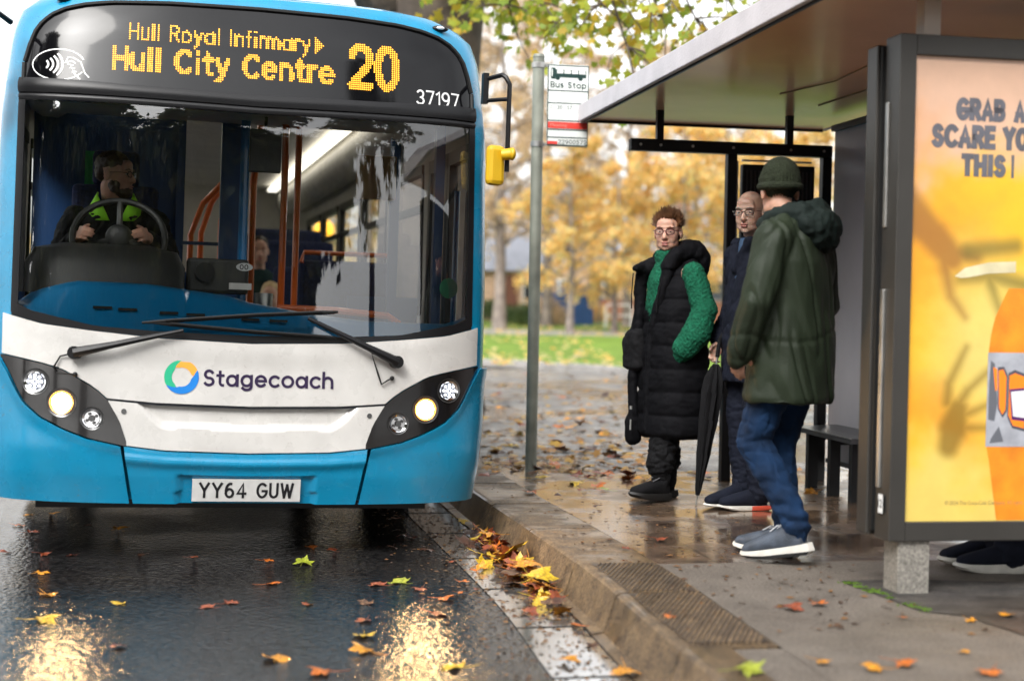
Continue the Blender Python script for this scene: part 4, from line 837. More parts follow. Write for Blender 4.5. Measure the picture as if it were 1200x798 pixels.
a, c = pp(1192.5, 205), pp(1196.5, 178); mb.add([pm(a[0], a[1]), pm(c[0], a[1]), pm(c[0], c[1]), pm(a[0], c[1])], [(0, 1, 2, 3)])
obj('poster_lettering', mb, INK, po, normals=False)
def pface(mb, pts, off, mi=0):
    mb.add([pm(*pp(x, y), off) for x, y in pts], [tuple(range(len(pts)))], mi)
# drink bottle print: amber liquid, grey label band with orange graffiti strokes, no real design
def prof_x(y): return float(np.interp(y, [330, 345, 370, 390, 412, 520, 540, 610], [1194, 1186, 1174, 1169, 1166, 1164, 1168, 1178]))
mb = MB(); P = []
for y in np.linspace(335, 609, 40):
    x0 = prof_x(y); P.append([pm(*pp(x0 + (2496 - 2 * x0) * t, y), .0012) for t in np.linspace(0, 1, 9)])
mb.grid(P); obj('bottle_print', mb, mat('bottle_amber', lin((.86, .50, .10)), .35, .35, 7, emis=lin((.95, .60, .12)), es=.03), po, normals=False)
mb = MB(); pface(mb, [(1165.5, 411), (1330.5, 410), (1333, 522), (1163, 522)], .002); obj('label_print', mb, mat('label_grey', lin((.60, .61, .64)), .4, .25, 12, emis=lin((.6, .61, .64)), es=.02), po, normals=False)
mb = MB()
for pts in ([(1169, 420), (1174, 424), (1178, 470), (1174, 492), (1166, 490), (1167, 450)], [(1170, 512), (1180, 498), (1186, 516), (1168, 518)]): pface(mb, pts, .0024, 2)
for pts in ([(1172, 428), (1177, 430), (1177.5, 455), (1175, 456)], [(1179, 432), (1185, 431), (1189, 440), (1188, 478), (1184, 484), (1180, 476)], [(1193, 438), (1200, 435), (1215, 440), (1212, 500), (1198, 497), (1192, 485)]): pface(mb, pts, .003, 1)
for pts in ([(1178, 428), (1186, 427.5), (1191, 438), (1190, 480), (1184.5, 488), (1178.5, 478)], [(1191.5, 435), (1200, 431), (1217, 437), (1214, 504), (1197, 500), (1190.5, 487)]): pface(mb, pts, .0027, 0)
pface(mb, [(1193, 454), (1215, 452), (1215, 492), (1196, 490)], .0034, 3); pface(mb, [(1195, 457), (1215, 455), (1215, 488), (1198, 486)], .0038, 4)
obj('graffiti_print', mb, [mat('ink_dark', (.06, .06, .08), .4), mat('ink_orange', lin((.98, .50, .08)), .4, emis=lin((.98, .5, .08)), es=.03), mat('ink_mid', lin((.36, .37, .40)), .4), mat('ink_purple', lin((.30, .10, .35)), .4), mat('ink_white', (.75, .75, .78), .4)], po, normals=False)
mb = MB(); pface(mb, [(1122, 322), (1135, 312), (1165, 305), (1200, 303), (1200, 316), (1165, 318), (1140, 323), (1130, 324)], .0009); obj('sleeve_print', mb, mat('ink_pale', lin((.80, .76, .62)), .4, .2, 9), po, normals=False)
mb = MB(); a, c = pp(1112, 590.5), pp(1212, 586); fit_text(mb, '© 2024 The Coca-Cola Company. All rights', a[0], c[0], a[1], c[1], lambda x, z: pm(x, z), 0, ref='T'); obj('small_print', mb, mat('ink_brown', (.25, .19, .08), .5), po, normals=False)

# ------------------------------------------------------------------ people
def skinmat(name, c):
    m = mat(name, c, .5, .14, 22, bump=.03, bs=160, spec=.35); b = m.node_tree.nodes['Principled BSDF']; b.inputs['Subsurface Weight'].default_value = .25; b.inputs['Subsurface Radius'].default_value = (1, .35, .2); b.inputs['Subsurface Scale'].default_value = .012; return m
SK = skinmat('skin', (.50, .28, .20)); SK2 = skinmat('skin_pale', (.56, .32, .235)); SKD = skinmat('skin_warm', (.50, .27, .19))
def cloth(name, c, rough=.85, bump=.25, bs=220, var=.2, vs=10): return mat(name, c, rough, var, vs, bump, bs, spec=.25)
NAVY = cloth('navy_cloth', (.005, .007, .016)); BLK = cloth('black_cloth', (.004, .004, .005)); PUF = mat('black_quilting', (.0028, .0028, .004), .8, .15, 10, .1, 90, spec=.14); GREEN = cloth('green_knit', (.005, .090, .046), .9, .7, 70, .3, 40)
OLIVE = cloth('olive_waxed_cloth', (.016, .023, .0125), .6, .10, 120, .25, 5); OLIVED = cloth('dark_green_hood', (.006, .012, .010), .8, .15, 120); JEAN = cloth('blue_denim', (.004, .020, .058), .85, .3, 300, .5, 7); BEAN = cloth('olive_knit', (.018, .023, .012), .95, .6, 120, .2, 30)
HAIRB = mat('brown_hair', (.045, .022, .012), .5, .5, 30, bump=.4, bs=150); HAIRA = mat('auburn_hair', (.105, .045, .018), .5, .6, 18, bump=.3, bs=150); BLOND = mat('blond_hair', (.52, .36, .18), .5, .35, 25, bump=.4, bs=120)
EYEW = mat('eye_white', (.42, .38, .35), .3); IRIS = mat('dark_iris', (.02, .015, .01), .15); LIP = mat('lips', (.40, .15, .12), .45); MOUTH = mat('open_mouth', (.22, .07, .06), .5); TEETH = mat('teeth', (.65, .6, .52), .4)
SOLEW = mat('white_sole', (.62, .60, .55), .55, .12, 20); SOLER = mat('red_sole', (.65, .09, .05), .5); SOLEB = mat('black_sole', (.012, .012, .012), .6)
glass('spectacle_lens', (.93, .93, .95), 1.45, mult=.35)
def head(mb, c, yaw, pitch=0, s=1.0, nose=1.0):
    """head and face shapes for the body mesh; c is between the eyes' level and the skull centre"""
    Rm = Matrix.Rotation(yaw, 3, 'Z') @ Matrix.Rotation(pitch, 3, 'X'); c = Vector(c); q = lambda *p: c + Rm @ (Vector(p) * s)
    E_ = lambda p, r: mb.ell(q(*p), [k * s for k in r], Rm, 20, 14)
    E_((0, -.012, .030), (.075, .095, .086)); E_((0, .028, -.03), (.066, .066, .084)); E_((0, .040, -.078), (.054, .048, .038)); E_((0, .070, -.098), (.022, .018, .017))
    E_((0, .070, .026), (.055, .022, .020)); E_((0, .066, .050), (.050, .024, .030))
    for k in (-1, 1):
        E_((k * .030, .058, -.040), (.030, .024, .034)); E_((k * .078, -.012, -.012), (.010, .020, .033)); E_((k * .048, .02, -.07), (.018, .035, .03)); E_((k * .010, .096, -.038), (.010, .009, .008)); E_((k * .032, .074, .0), (.014, .010, .009))
    mb.cap(q(0, .085, .008), .009 * s, q(0, .107, -.034), .0135 * s * nose); E_((0, .082, -.060), (.027, .014, .010)); E_((0, .081, -.076), (.022, .013, .008))
    return q, Rm
def face_bits(par, q, Rm, s=1.0, brow=HAIRB, mouth=False):
    for k in (-1, 1):
        mb = MB(); mb.ell(q(k * .032, .0775, .0), (.0115 * s, .007 * s, .0042 * s), Rm, 12, 8, 0); mb.ell(q(k * .032, .0825, .0003), (.0058 * s, .0035 * s, .0044 * s), Rm, 10, 6, 1); obj('eye', mb, [EYEW, IRIS], par, smooth=True)
        mb = MB(); mb.tube([q(k * .013, .094, .021), q(k * .032, .093, .028), q(k * .053, .080, .022)], [.0018 * s, .0028 * s, .0014 * s], 6); obj('eyebrow', mb, brow, par, smooth=True)
    mb = MB(); mb.ell(q(0, .0950, -.0635), (.023 * s, .006 * s, .0044 * s), Rm, 14, 8, 0); mb.ell(q(0, .0925, -.0785 if mouth else -.0745), (.020 * s, .007 * s, .0058 * s), Rm, 14, 8, 0)
    if mouth: mb.ell(q(0, .0945, -.0705), (.018 * s, .005 * s, .0050 * s), Rm, 14, 8, 1)
    obj('mouth', mb, [LIP, MOUTH, TEETH], par, smooth=True)
def spectacles(par, q, Rm, m, s=1.0, w=.024, h=.015, t=.0020):
    mb = MB(); lens = MB()
    for k in (-1, 1):
        ring = [q(k * .033 + w * math.copysign(abs(math.cos(a)) ** .7, math.cos(a)), .100 - .10 * abs(k * .033 + w * math.cos(a)) ** 1.3, -.001 + h * math.copysign(abs(math.sin(a)) ** .7, math.sin(a))) for a in [2 * math.pi * i / 24 for i in range(25)]]
        mb.tube(ring, t * s, 6, cap=False); lens.add(ring[:24], [tuple(range(24))])
        mb.tube([q(k * .058, .094, .006), q(k * .077, .065, .007), q(k * .080, .0, .004), q(k * .081, -.03, -.012)], t * .8 * s, 6)
    mb.tube([q(-.010, .099, .003), q(0, .103, .006), q(.010, .099, .003)], t * .9 * s, 6)
    g = obj('spectacles', mb, m, par, smooth=True); obj('lenses', lens, MATS['spectacle_lens'], g)
def hand(mb, w, d, nrm, side, s=1.0, curl=.5):
    """palm and five curled fingers; w wrist, d along the hand, nrm out of the palm, side +1 puts the thumb towards d x nrm"""
    w, d, nrm = Vector(w), Vector(d).normalized(), Vector(nrm).normalized(); nrm = (nrm - d * nrm.dot(d)).normalized(); x = d.cross(nrm) * side
    for k in range(4):
        o = (1.5 - k) * .019 * s; a = w + x * o * .75 + d * .02 * s; b = w + x * o + d * (.088 - .004 * abs(k - 1.2)) * s; mb.cap(a, .014 * s, b, .0115 * s, 8)
        L = (.042, .047, .044, .034)[k] * s; p = b; an = 0; dirv = d; rr = .0095 * s
        for j in range(3):
            an += curl * (.6, .9, .7)[j]; dv = d * math.cos(an) + nrm * math.sin(an); e = p + dv * L * (1, .66, .5)[j]; mb.cap(p, rr, e, rr * .9, 8); p = e; rr *= .9
    a = w + x * .022 * s + d * .02 * s; b = a + (x * .6 + d * .7 + nrm * .35).normalized() * .045 * s; e = b + (x * .2 + d * .9 + nrm * .5).normalized() * .034 * s; mb.cap(a, .015 * s, b, .012 * s, 8); mb.cap(b, .0115 * s, e, .009 * s, 8)
def shoe(par, c, yaw, m, sole, L=.29, pitch=0, lace=None, sole2=None, tread=None, st=1.0):
    """c: heel point on the ground; local y is forward"""
    Rm = Matrix.Rotation(yaw, 3, 'Z') @ Matrix.Rotation(pitch, 3, 'X'); c = Vector(c); k = L / .29; q = lambda p: c + Rm @ (Vector(p) * k)
    up = [((0, .015, .055), .030, .050), ((0, .05, .068), .038, .062), ((0, .09, .070), .040, .058), ((0, .14, .066), .044, .046), ((0, .19, .058), .048, .038), ((0, .24, .051), .046, .030), ((0, .275, .047), .034, .022), ((0, .29, .045), .016, .012)]
    mb = MB(); mb.loft([((0, 0, y), rx, rz) for (x, y, z), rx, rz in up], 20)
    vs = []
    for (i, p) in enumerate(mb.v):
        r = i // 20; vs.append(q((p[0], up[r][0][1], up[r][0][2] + p[1])))
    mb.v = [tuple(v) for v in vs]; mb.cap(q((0, .06, .09)), .042 * k, q((0, .05, .135)), .045 * k)
    sh_ = skin('shoe', mb, .006, m, par, 2)
    outline = [(0, -.012), (.026, .0), (.036, .04), (.036, .11), (.046, .18), (.047, .23), (.034, .275), (.0, .298), (-.034, .275), (-.047, .23), (-.046, .18), (-.036, .11), (-.036, .04), (-.026, 0)]
    mb = MB(); n = len(outline)
    lay = lambda z, g: [q((x * g, .14 + (y - .14) * g, z(y))) for x, y in outline]
    L3 = [lay(lambda y: .0 + max(0, y - .2) * .16, .95), lay(lambda y: .014 * st + max(0, y - .2) * .16, 1.07), lay(lambda y: (.046 - .016 * (y / .29)) * st + max(0, y - .2) * .12, 1.03)]
    mb.add(sum(L3, []), [tuple(range(n - 1, -1, -1)), tuple(range(2 * n, 3 * n))] + [(i * n + k_, i * n + (k_ + 1) % n, (i + 1) * n + (k_ + 1) % n, (i + 1) * n + k_) for i in range(2) for k_ in range(n)], 0)
    if sole2:
        mb.m = [1 if sum(mb.v[i][1] * 0 + (Rm.transposed() @ (Vector(mb.v[i]) - c)).y for i in f) / len(f) < .11 * k and len(f) == 4 else 0 for f in mb.f]
    if tread: mb.m = [1 if k_ < n + 1 and k_ != 1 or k_ == 0 else 0 for k_ in range(len(mb.f))]
    obj('sole', mb, [sole, sole2 or tread] if (sole2 or tread) else sole, sh_, smooth=True, auto=40)
    if lace:
        mb = MB()
        for i in range(5): y = .10 + .026 * i; z = .118 - .016 * i; mb.tube([q((-.022, y, z - .006)), q((0, y + .012, z + .006)), q((.022, y, z - .006))], .0035 * k, 5)
        mb.tube([q((0, .10, .125)), q((.03, .115, .13)), q((.035, .15, .105))], .003, 5); mb.tube([q((0, .10, .125)), q((-.03, .11, .13)), q((-.02, .15, .108))], .003, 5)
        obj('laces', mb, lace, sh_, smooth=True)
    return sh_
def wrinkle(A, f, an=(1, 1, 1)):
    return lambda p: A * mn.fractal(Vector((p.x * f * an[0], p.y * f * an[1], p.z * f * an[2])), .6, 2.1, 3)
def crease(p, f=5, A=.014, s=1.0):           # sharp soft-cloth folds running down and across
    a = mn.noise(Vector((p.x * f * 1.6 + p.z * f * .9, p.y * f * 1.6 - p.z * f * .5, p.z * f * .55))); b = mn.noise(Vector((p.x * f * .8 + 7, p.y * f * .8, p.z * f * 2.2 + p.x * 4)))
    return -A * max(0, 1 - abs(a) * 7) ** 1.5 - A * .7 * max(0, 1 - abs(b) * 8) ** 1.5
def hair_spikes(mb, q, n, zmin, L, rnd, r=.005, lean=(0, 0, 0)):
    for i in range(n):
        th = rnd.uniform(0, 2 * math.pi); z = rnd.uniform(zmin, 1); rad = math.sqrt(max(0, 1 - z * z)); d = Vector((rad * math.cos(th), rad * math.sin(th), z))
        if d.y > .55 and d.z < .45: continue
        b = Vector((d.x * .073, -.012 + d.y * .092, .032 + d.z * .083)); dd = (d + Vector([rnd.uniform(-.35, .35) for _ in range(3)]) + Vector(lean)).normalized(); l = L * rnd.uniform(.5, 1.2)
        mb.tube([q(*b), q(*(b + dd * l * .6)), q(*(b + dd * l + Vector((0, 0, l * .15))))], [r, r * .8, .0008], 4)

# ---- woman in the long black gilet
rnd = random.Random(5)
wo = empty('person', (.955, 8.80, 0), R(112), 'woman with short auburn hair and glasses in long black quilted gilet and green jumper', 'person', 'people waiting at the bus stop')
mb = MB(); hc = (0, .055, 1.575); q, Rm = head(mb, hc, R(50), R(-3), .98)
mb.cap(q(0, -.02, -.07), .050, (0, .0, 1.36), .060); mb.loft([((0, 0, .86), .15, .11), ((0, 0, 1.1), .14, .10), ((0, 0, 1.3), .17, .10), ((0, 0, 1.40), .08, .06)], 20)
for k, dy in ((-1, .13), (1, 0)): mb.chain([(k * .085, 0, .88), (k * .08, .02 + dy * .4, .5), (k * .072, -.02 + dy, .13)], [.085, .05, .03])
mb.chain([(-.17, 0, 1.33), (-.27, -.05, 1.08), (-.22, .06, .88)], [.05, .04, .03]); hand(mb, (-.20, .06, .90), (.75, .1, -.6), (.3, .9, 0), 1, .95, .9)
mb.chain([(.17, 0, 1.33), (.22, .0, 1.08), (.15, .10, .93)], [.05, .04, .03]); hand(mb, (.15, .10, .93), (-.6, .2, -.5), (-.7, 0, -.3), -1)
body_ = skin('body', mb, .0052, SK2, wo, 3)
face_bits(wo, q, Rm, .98, HAIRA, mouth=True); spectacles(wo, q, Rm, mat('dark_red_frame', (.06, .012, .015), .25), .98, .0245, .0160, .0027)
mb = MB(); mb.ell(q(0, -.026, .048), (.079, .094, .078), Rm, 20, 14); mb.ell(q(0, -.055, .0), (.074, .058, .075), Rm, 18, 12); hair = skin('hair', mb, .006, mat('dark_auburn_hair', (.05, .020, .010), .5, .5, 30), wo, 1)
mb = MB(); hair_spikes(mb, q, 1000, -.05, .036, rnd, .0036, (0, -.25, .7)); obj('hair_tips', mb, HAIRA, hair, smooth=True)
# jumper: roll neck, front, sleeves
mb = MB(); mb.loft([((.0, .035, 1.37), .085, .085), ((.0, .045, 1.42), .082, .080), ((.0, .050, 1.452), .078, .075), ((0, .048, 1.464), .066, .064)], 24)
mb.loft([((.0, .07, .98), .10, .08), ((.0, .085, 1.15), .11, .09), ((.0, .075, 1.30), .11, .085), ((0, .05, 1.39), .09, .07)], 24)
mb.chain([(-.20, -.01, 1.33), (-.268, -.05, 1.12), (-.265, .0, .98), (-.228, .055, .90)], [.068, .074, .084, .074]); mb.cap((-.225, .05, .90), .064, (-.21, .065, .86), .052)
mb.chain([(.18, -.01, 1.33), (.215, .0, 1.12), (.15, .10, .95)], [.07, .07, .05])
knit = lambda p: .006 * mn.noise(Vector((p.x * 20, p.y * 20, p.z * 13))) + .0022 * math.sin(p.z * 210) * math.sin((p.x + p.y) * 160) + .0035 * mn.noise(p * 60)
skin('jumper', mb, .007, GREEN, wo, 2, knit)
# gilet with quilted rows; hood folded on the back, flared collar
def quilt(p):
    z = (p.z - .37) / .135; return .018 * abs(math.sin(math.pi * z)) ** .45 - .010 + crease(p, 9, .003) + .004 * mn.noise(p * 22) + .003 * mn.noise(Vector((p.x * 14, p.y * 14, p.z * 60)))
mb = MB(); mb.loft([((0, .0, .365), .215, .175), ((0, .0, .40), .235, .19), ((0, .0, .60), .24, .185), ((0, .0, .9), .235, .175), ((0, -.005, 1.10), .225, .165), ((0, -.02, 1.24), .215, .145), ((0, -.03, 1.34), .17, .115), ((0, -.045, 1.40), .10, .08)], 40, p=2.4)
mb.cap((-.14, -.03, 1.32), .055, (-.06, -.045, 1.40), .06); mb.cap((.14, -.03, 1.32), .055, (.06, -.045, 1.40), .06)
gi = skin('gilet', mb, .0085, PUF, wo, 2, quilt)
mb = MB()   # open front edges standing off the jumper
mb.chain([(.11, .20, .42), (.125, .205, .7), (.115, .19, .95), (.125, .165, 1.12), (.14, .16, 1.25), (.115, .15, 1.36)], [.030, .030, .030, .034, .04, .04]); mb.chain([(.115, .15, 1.36), (.075, .225, 1.355)], [.045, .020]); mb.chain([(.115, .13, 1.36), (.05, .02, 1.42)], [.05, .05])
mb.chain([(-.02, .175, .42), (-.02, .175, .7), (-.02, .165, .95), (-.06, .145, 1.12), (-.09, .115, 1.27), (-.085, .08, 1.40)], [.028, .028, .028, .030, .036, .042]); mb.chain([(.13, .19, .36), (.125, .2, .45)], [.05, .05])
skin('gilet_front', mb, .008, PUF, gi, 2, wrinkle(.006, 16))
mb = MB(); mb.chain([(.10, .06, 1.43), (.09, -.03, 1.46), (.0, -.09, 1.48), (-.09, -.03, 1.47), (-.105, .055, 1.43), (-.09, .10, 1.37)], [.040, .050, .055, .055, .050, .04]); mb.ell((0, -.125, 1.40), (.15, .075, .115)); mb.ell((-.06, -.09, 1.45), (.085, .07, .075))
skin('hood', mb, .008, PUF, gi, 2, wrinkle(.010, 12))
mb = MB()
for z in (.47, .43): pass
mb.tube([(.055, .246, .47), (.055, .247, .41)], .006, 6); mb.tube([(.055, .246, .53), (.055, .246, .55)], .009, 6); obj('zip_pull', mb, STEEL, gi)
for P_ in ([(.085, .235, 1.33), (.09, .24, 1.2), (.088, .24, 1.12)], [(-.10, .14, 1.30), (-.10, .165, 1.2), (-.095, .17, 1.10)]):
    mb = MB(); mb.tube(P_, .0035, 5); obj('drawcord', mb, BLK, gi)
mb = MB()
for k, dy in ((-1, .13), (1, .0)): mb.chain([(k * .08, 0, .80), (k * .08, .025 + dy * .4, .45), (k * .075, -.015 + dy, .22), (k * .073, -.02 + dy, .19), (k * .072, -.02 + dy, .10)], [.11, .085, .085, .058, .052])
skin('trousers', mb, .008, BLK, wo, 2, lambda p: wrinkle(.008, 18, (1, 1, 2.2))(p) + crease(p, 8, .010))
shoe(wo, (-.072, .06, .002), R(16), BLK, SOLEB, .29, R(6), mat('grey_lace', (.12, .12, .13), .7)); shoe(wo, (.072, -.07, .002), R(-6), BLK, SOLEB, .28)
# her bag
c = D(746, 408, 8.86); hb = empty('handbag', c, R(30), 'small black shoulder bag hanging at the woman\'s front', 'bag')
mb = MB(); mb.loft([((0, 0, -.13), .045, .06), ((0, 0, -.11), .065, .085), ((0, 0, .02), .070, .085), ((0, 0, .09), .06, .07), ((0, 0, .12), .035, .045)], 20, p=3); skin('bag_body', mb, .008, BLK, hb, 2, wrinkle(.008, 14))
mb = MB(); mb.tube([(-.04, 0, .1), (-.01, 0, .24), (.06, .02, .40), (.10, .05, .52)], .008, 6); obj('strap', mb, BLK, hb, smooth=True)
# ---- bald man in the navy coat
ba = empty('person', (1.375, 8.46, 0), R(112), 'bald man in glasses and navy coat half hidden behind the man in olive', 'person', 'people waiting at the bus stop')
mb = MB(); hc = (0, .05, 1.675); q, Rm = head(mb, hc, R(38), R(-4), 1.02)
mb.cap(q(0, -.02, -.07), .055, (0, -.01, 1.46), .065); mb.loft([((0, 0, .92), .16, .11), ((0, 0, 1.2), .17, .11), ((0, 0, 1.40), .15, .09), ((0, 0, 1.52), .07, .06)], 20)
for k in (-1, 1): mb.chain([(k * .09, 0, .93), (k * .09, .02, .52), (k * .085, .0, .10)], [.085, .058, .042])
for k in (-1, 1): mb.chain([(k * .2, 0, 1.44), (k * .27, -.04, 1.16), (k * .22, .10, .93)], [.05, .042, .032]); hand(mb, (k * .21, .10, .93), (0, .5, -.8), (-k, 0, 0), k, .95, .9)
skin('body', mb, .0055, skinmat('skin_fair', (.58, .37, .28)), ba, 2); face_bits(ba, q, Rm, 1.02, mat('grey_brow', (.3, .28, .25), .6)); spectacles(ba, q, Rm, mat('black_frame', (.012, .012, .014), .25), 1.02, .024, .0145)
mb = MB(); mb.loft([((0, 0, .72), .22, .16), ((0, 0, .95), .235, .165), ((0, 0, 1.2), .225, .155), ((0, -.005, 1.38), .23, .14), ((0, -.01, 1.47), .16, .11), ((0, -.01, 1.54), .085, .085)], 32)
for k in (-1, 1): mb.chain([(k * .2, 0, 1.43), (k * .285, -.045, 1.16), (k * .24, .09, .95)], [.085, .078, .062])
mb.chain([(-.075, .09, 1.50), (-.0, .135, 1.36)], [.035, .03]); mb.chain([(.075, .09, 1.50), (.0, .135, 1.36)], [.035, .03])
skin('coat', mb, .008, NAVY, ba, 2, lambda p: wrinkle(.008, 13)(p) + crease(p, 5, .006))
mb = MB(); mb.loft([((0, .05, 1.30), .08, .09), ((0, .05, 1.42), .07, .075), ((0, .03, 1.53), .068, .065)], 20); obj('scarf', mb, cloth('slate_blue_cloth', (.05, .09, .16)), ba, smooth=True)
mb = MB()
for k in (-1, 1): mb.chain([(k * .085, 0, .86), (k * .088, .02, .5), (k * .085, -.01, .10)], [.115, .085, .070])
skin('trousers', mb, .008, NAVY, ba, 2, wrinkle(.009, 14, (1, 1, 1.8)))
shoe(ba, (.085, -.02, .002), R(8), NAVY, SOLEW, .29, st=.6); shoe(ba, (-.09, -.06, .002), R(-12), NAVY, SOLEW, .29, sole2=SOLER, st=.65)
# umbrella held between them
tip = G(815.5, 592); um = empty('umbrella', tip, 0, 'long black furled umbrella with its tip on the wet slabs', 'umbrella')
ax = (D(842, 408, 8.50) - tip).normalized(); mb = MB(); P = []
for t, r in ((.06, .010), (.10, .016), (.3, .034), (.5, .048), (.66, .056), (.74, .048), (.80, .026), (.82, .014)):
    c = ax * t; x = ax.orthogonal().normalized(); y = ax.cross(x); P.append([c + (x * math.cos(a) + y * math.sin(a)) * r * (1 + .22 * math.cos(8 * a + t * 7)) for a in [2 * math.pi * k / 48 for k in range(48)]])
mb.grid(P, closed=True); obj('canopy', mb, BLK, um, smooth=True)
mb = MB(); mb.tube([(0, 0, .002), ax * .9], .005, 8); obj('shaft', mb, STEEL, um, smooth=True)
x = ax.orthogonal().normalized(); mb = MB(); mb.tube([ax * .86, ax * .96, ax * .99 + x * .02, ax * .99 + x * .06, ax * .95 + x * .08], .012, 8); obj('handle', mb, BLK, um, smooth=True)
# ---- man in the olive coat, seen from behind
ol = empty('person', (1.255, 6.72, 0), R(54), 'man in olive knit hat, olive parka and blue jeans seen from behind walking left', 'person', 'people waiting at the bus stop')
mb = MB(); hc = (0, .075, 1.665); q, Rm = head(mb, hc, R(-48), R(-6), 1.0)
mb.cap(q(0, -.02, -.07), .055, (0, 0, 1.46), .065); mb.loft([((0, 0, .92), .16, .11), ((0, 0, 1.2), .17, .11), ((0, 0, 1.42), .19, .11), ((0, 0, 1.52), .09, .07)], 20)
LEGL = [(-.09, 0, .90), (-.10, .125, .54), (-.09, -.085, .14)]; LEGR = [(.09, 0, .90), (.09, .09, .50), (.075, .03, .13)]
mb.chain(LEGL, [.085, .055, .032]); mb.chain(LEGR, [.085, .055, .032])
AL = [(-.215, -.01, 1.44), (-.30, .02, 1.17), (-.265, .11, .955)]; AR = [(.215, -.01, 1.44), (.29, -.02, 1.16), (.25, .12, .95)]
mb.chain(AL, [.05, .042, .032]); hand(mb, (-.263, .118, .965), (.05, .15, -1), (1, .2, 0), 1, .92, .5); mb.chain(AR, [.05, .042, .032]); hand(mb, AR[2], (0, .3, -1), (-1, .2, 0), -1, 1.05, .45)
skin('body', mb, .0055, SK, ol, 2); face_bits(ol, q, Rm, 1.0)
mb = MB(); Rh = Rm; mb.ell(q(0, -.016, .050), (.089, .106, .102), Rm, 24, 16); mb.loft([((q(0, -.012, .0).x, q(0, -.012, 0).y, q(0, -.012, .0).z), .090, .105, R(-48)), ((q(0, -.012, .06).x, q(0, -.012, .06).y, q(0, -.012, .055).z), .092, .108, R(-48))], 28)
ribs = lambda p: .0022 * math.sin(math.atan2(p.y - hc[1], p.x) * 46) + .003 * mn.noise(p * 25)
hat = skin('hat', mb, .006, BEAN, ol, 2, ribs)
mb = MB(); mb.tube([q(.087 * math.cos(a) , -.012 + .104 * math.sin(a), .018 + .012 * math.sin(a)) for a in [2 * math.pi * k / 32 for k in range(33)]], .0165, 10, cap=False); obj('hat_cuff', mb, BEAN, hat, smooth=True)
def coatw(p):
    d = .017 * mn.noise(Vector((p.x * 9 + p.z * 5, p.y * 9 + p.z * 3, p.z * 4))) + .010 * mn.noise(Vector((p.x * 22, p.y * 22, p.z * 9 + p.x * 10)))
    d += -.009 * math.exp(-((p.z - (1.02 + .03 * math.sin(p.x * 9))) / .012) ** 2)
    v = mn.noise(Vector((p.x * 11 + p.z * 3.2, p.y * 11 - p.z * 2.0, p.z * 1.3))); return d * .45 - .012 * max(0, 1 - abs(v) * 4.5) + .008 * mn.noise(Vector((p.x * 8, p.y * 8, p.z * 1.5)))
mb = MB(); mb.loft([((0, .005, .715), .225, .175), ((0, .005, .74), .235, .182), ((0, .0, .95), .228, .172), ((0, -.005, 1.15), .222, .160), ((0, -.012, 1.34), .238, .150), ((0, -.012, 1.44), .215, .135), ((0, -.01, 1.52), .13, .11), ((0, .0, 1.57), .10, .10)], 40, p=2.4)
mb.chain(AL, [.090, .080, .068]); mb.cap(AL[2], .062, (-.262, .125, .915), .054); mb.chain(AR, [.090, .080, .068]); mb.cap((-.13, -.02, 1.49), .075, (-.21, -.01, 1.43), .088); mb.cap((.13, -.02, 1.49), .075, (.21, -.01, 1.43), .088)
co = skin('coat', mb, .0075, OLIVE, ol, 2, coatw)
mb = MB(); mb.chain([(-.125, .085, 1.515), (-.135, .0, 1.545), (-.09, -.085, 1.56), (0, -.115, 1.565), (.09, -.085, 1.56), (.135, 0, 1.545), (.125, .085, 1.515)], [.034, .046, .052, .055, .052, .046, .034]); mb.ell((0, -.125, 1.50), (.155, .085, .095)); mb.ell((.0, -.15, 1.455), (.11, .06, .07))
skin('hood', mb, .0075, OLIVED, co, 2, wrinkle(.012, 13))
mb = MB(); mb.loft([((0, 0, .74), .16, .125), ((0, 0, .86), .17, .13), ((0, 0, .98), .16, .12)], 24); mb.chain([LEGL[0], LEGL[1], (-.09, -.085, .20), (-.09, -.095, .158)], [.108, .078, .064, .062]); mb.chain([LEGR[0], LEGR[1], (.078, .035, .15), (.075, .03, .10)], [.108, .078, .063, .060])
skin('jeans', mb, .0075, JEAN, ol, 2, lambda p: .006 * mn.noise(Vector((p.x * 18, p.y * 18, p.z * 32))) + .005 * mn.noise(Vector((p.x * 30, p.y * 30, p.z * 12))) + .008 * math.sin(p.z * 85 + 3 * mn.noise(p * 9)) * math.exp(-max(0, p.z - .10) * 6) + crease(p, 7, .006))
GRS = mat('grey_trainer', (.045, .058, .08), .6, .35, 25, bump=.3, bs=200); LACE = mat('pale_lace', (.5, .52, .55), .7)
shoe(ol, (-.09, -.16, .058), R(4), GRS, SOLEW, .315, R(-11), LACE, tread=SOLEB); shoe(ol, (.085, -.01, .002), R(0), GRS, SOLEW, .305, 0, LACE, tread=SOLEB)
# ---- someone standing behind the poster panel
hd = empty('person', (2.20, 6.60, 0), R(92), 'person behind the poster panel with only dark trousers and navy shoes showing', 'person', 'people waiting at the bus stop')
mb = MB(); q, Rm = head(mb, (0, .05, 1.60), 0); mb.cap(q(0, -.02, -.07), .055, (0, 0, 1.40), .06); mb.loft([((0, 0, .90), .15, .11), ((0, 0, 1.36), .18, .11), ((0, 0, 1.46), .08, .07)], 20)
for k in (-1, 1): mb.chain([(k * .09, 0, .9), (k * .09, .02, .5), (k * .09, 0, .1)], [.08, .055, .04]); mb.chain([(k * .19, 0, 1.38), (k * .25, -.03, 1.12), (k * .22, .10, .90)], [.05, .04, .03]); hand(mb, (k * .22, .10, .90), (0, .4, -.9), (-k, 0, 0), k)
skin('body', mb, .0065, SK, hd, 2); face_bits(hd, q, Rm)
mb = MB(); mb.ell(q(0, -.025, .045), (.080, .096, .082), Rm, 20, 14); skin('hair', mb, .008, HAIRB, hd, 1)
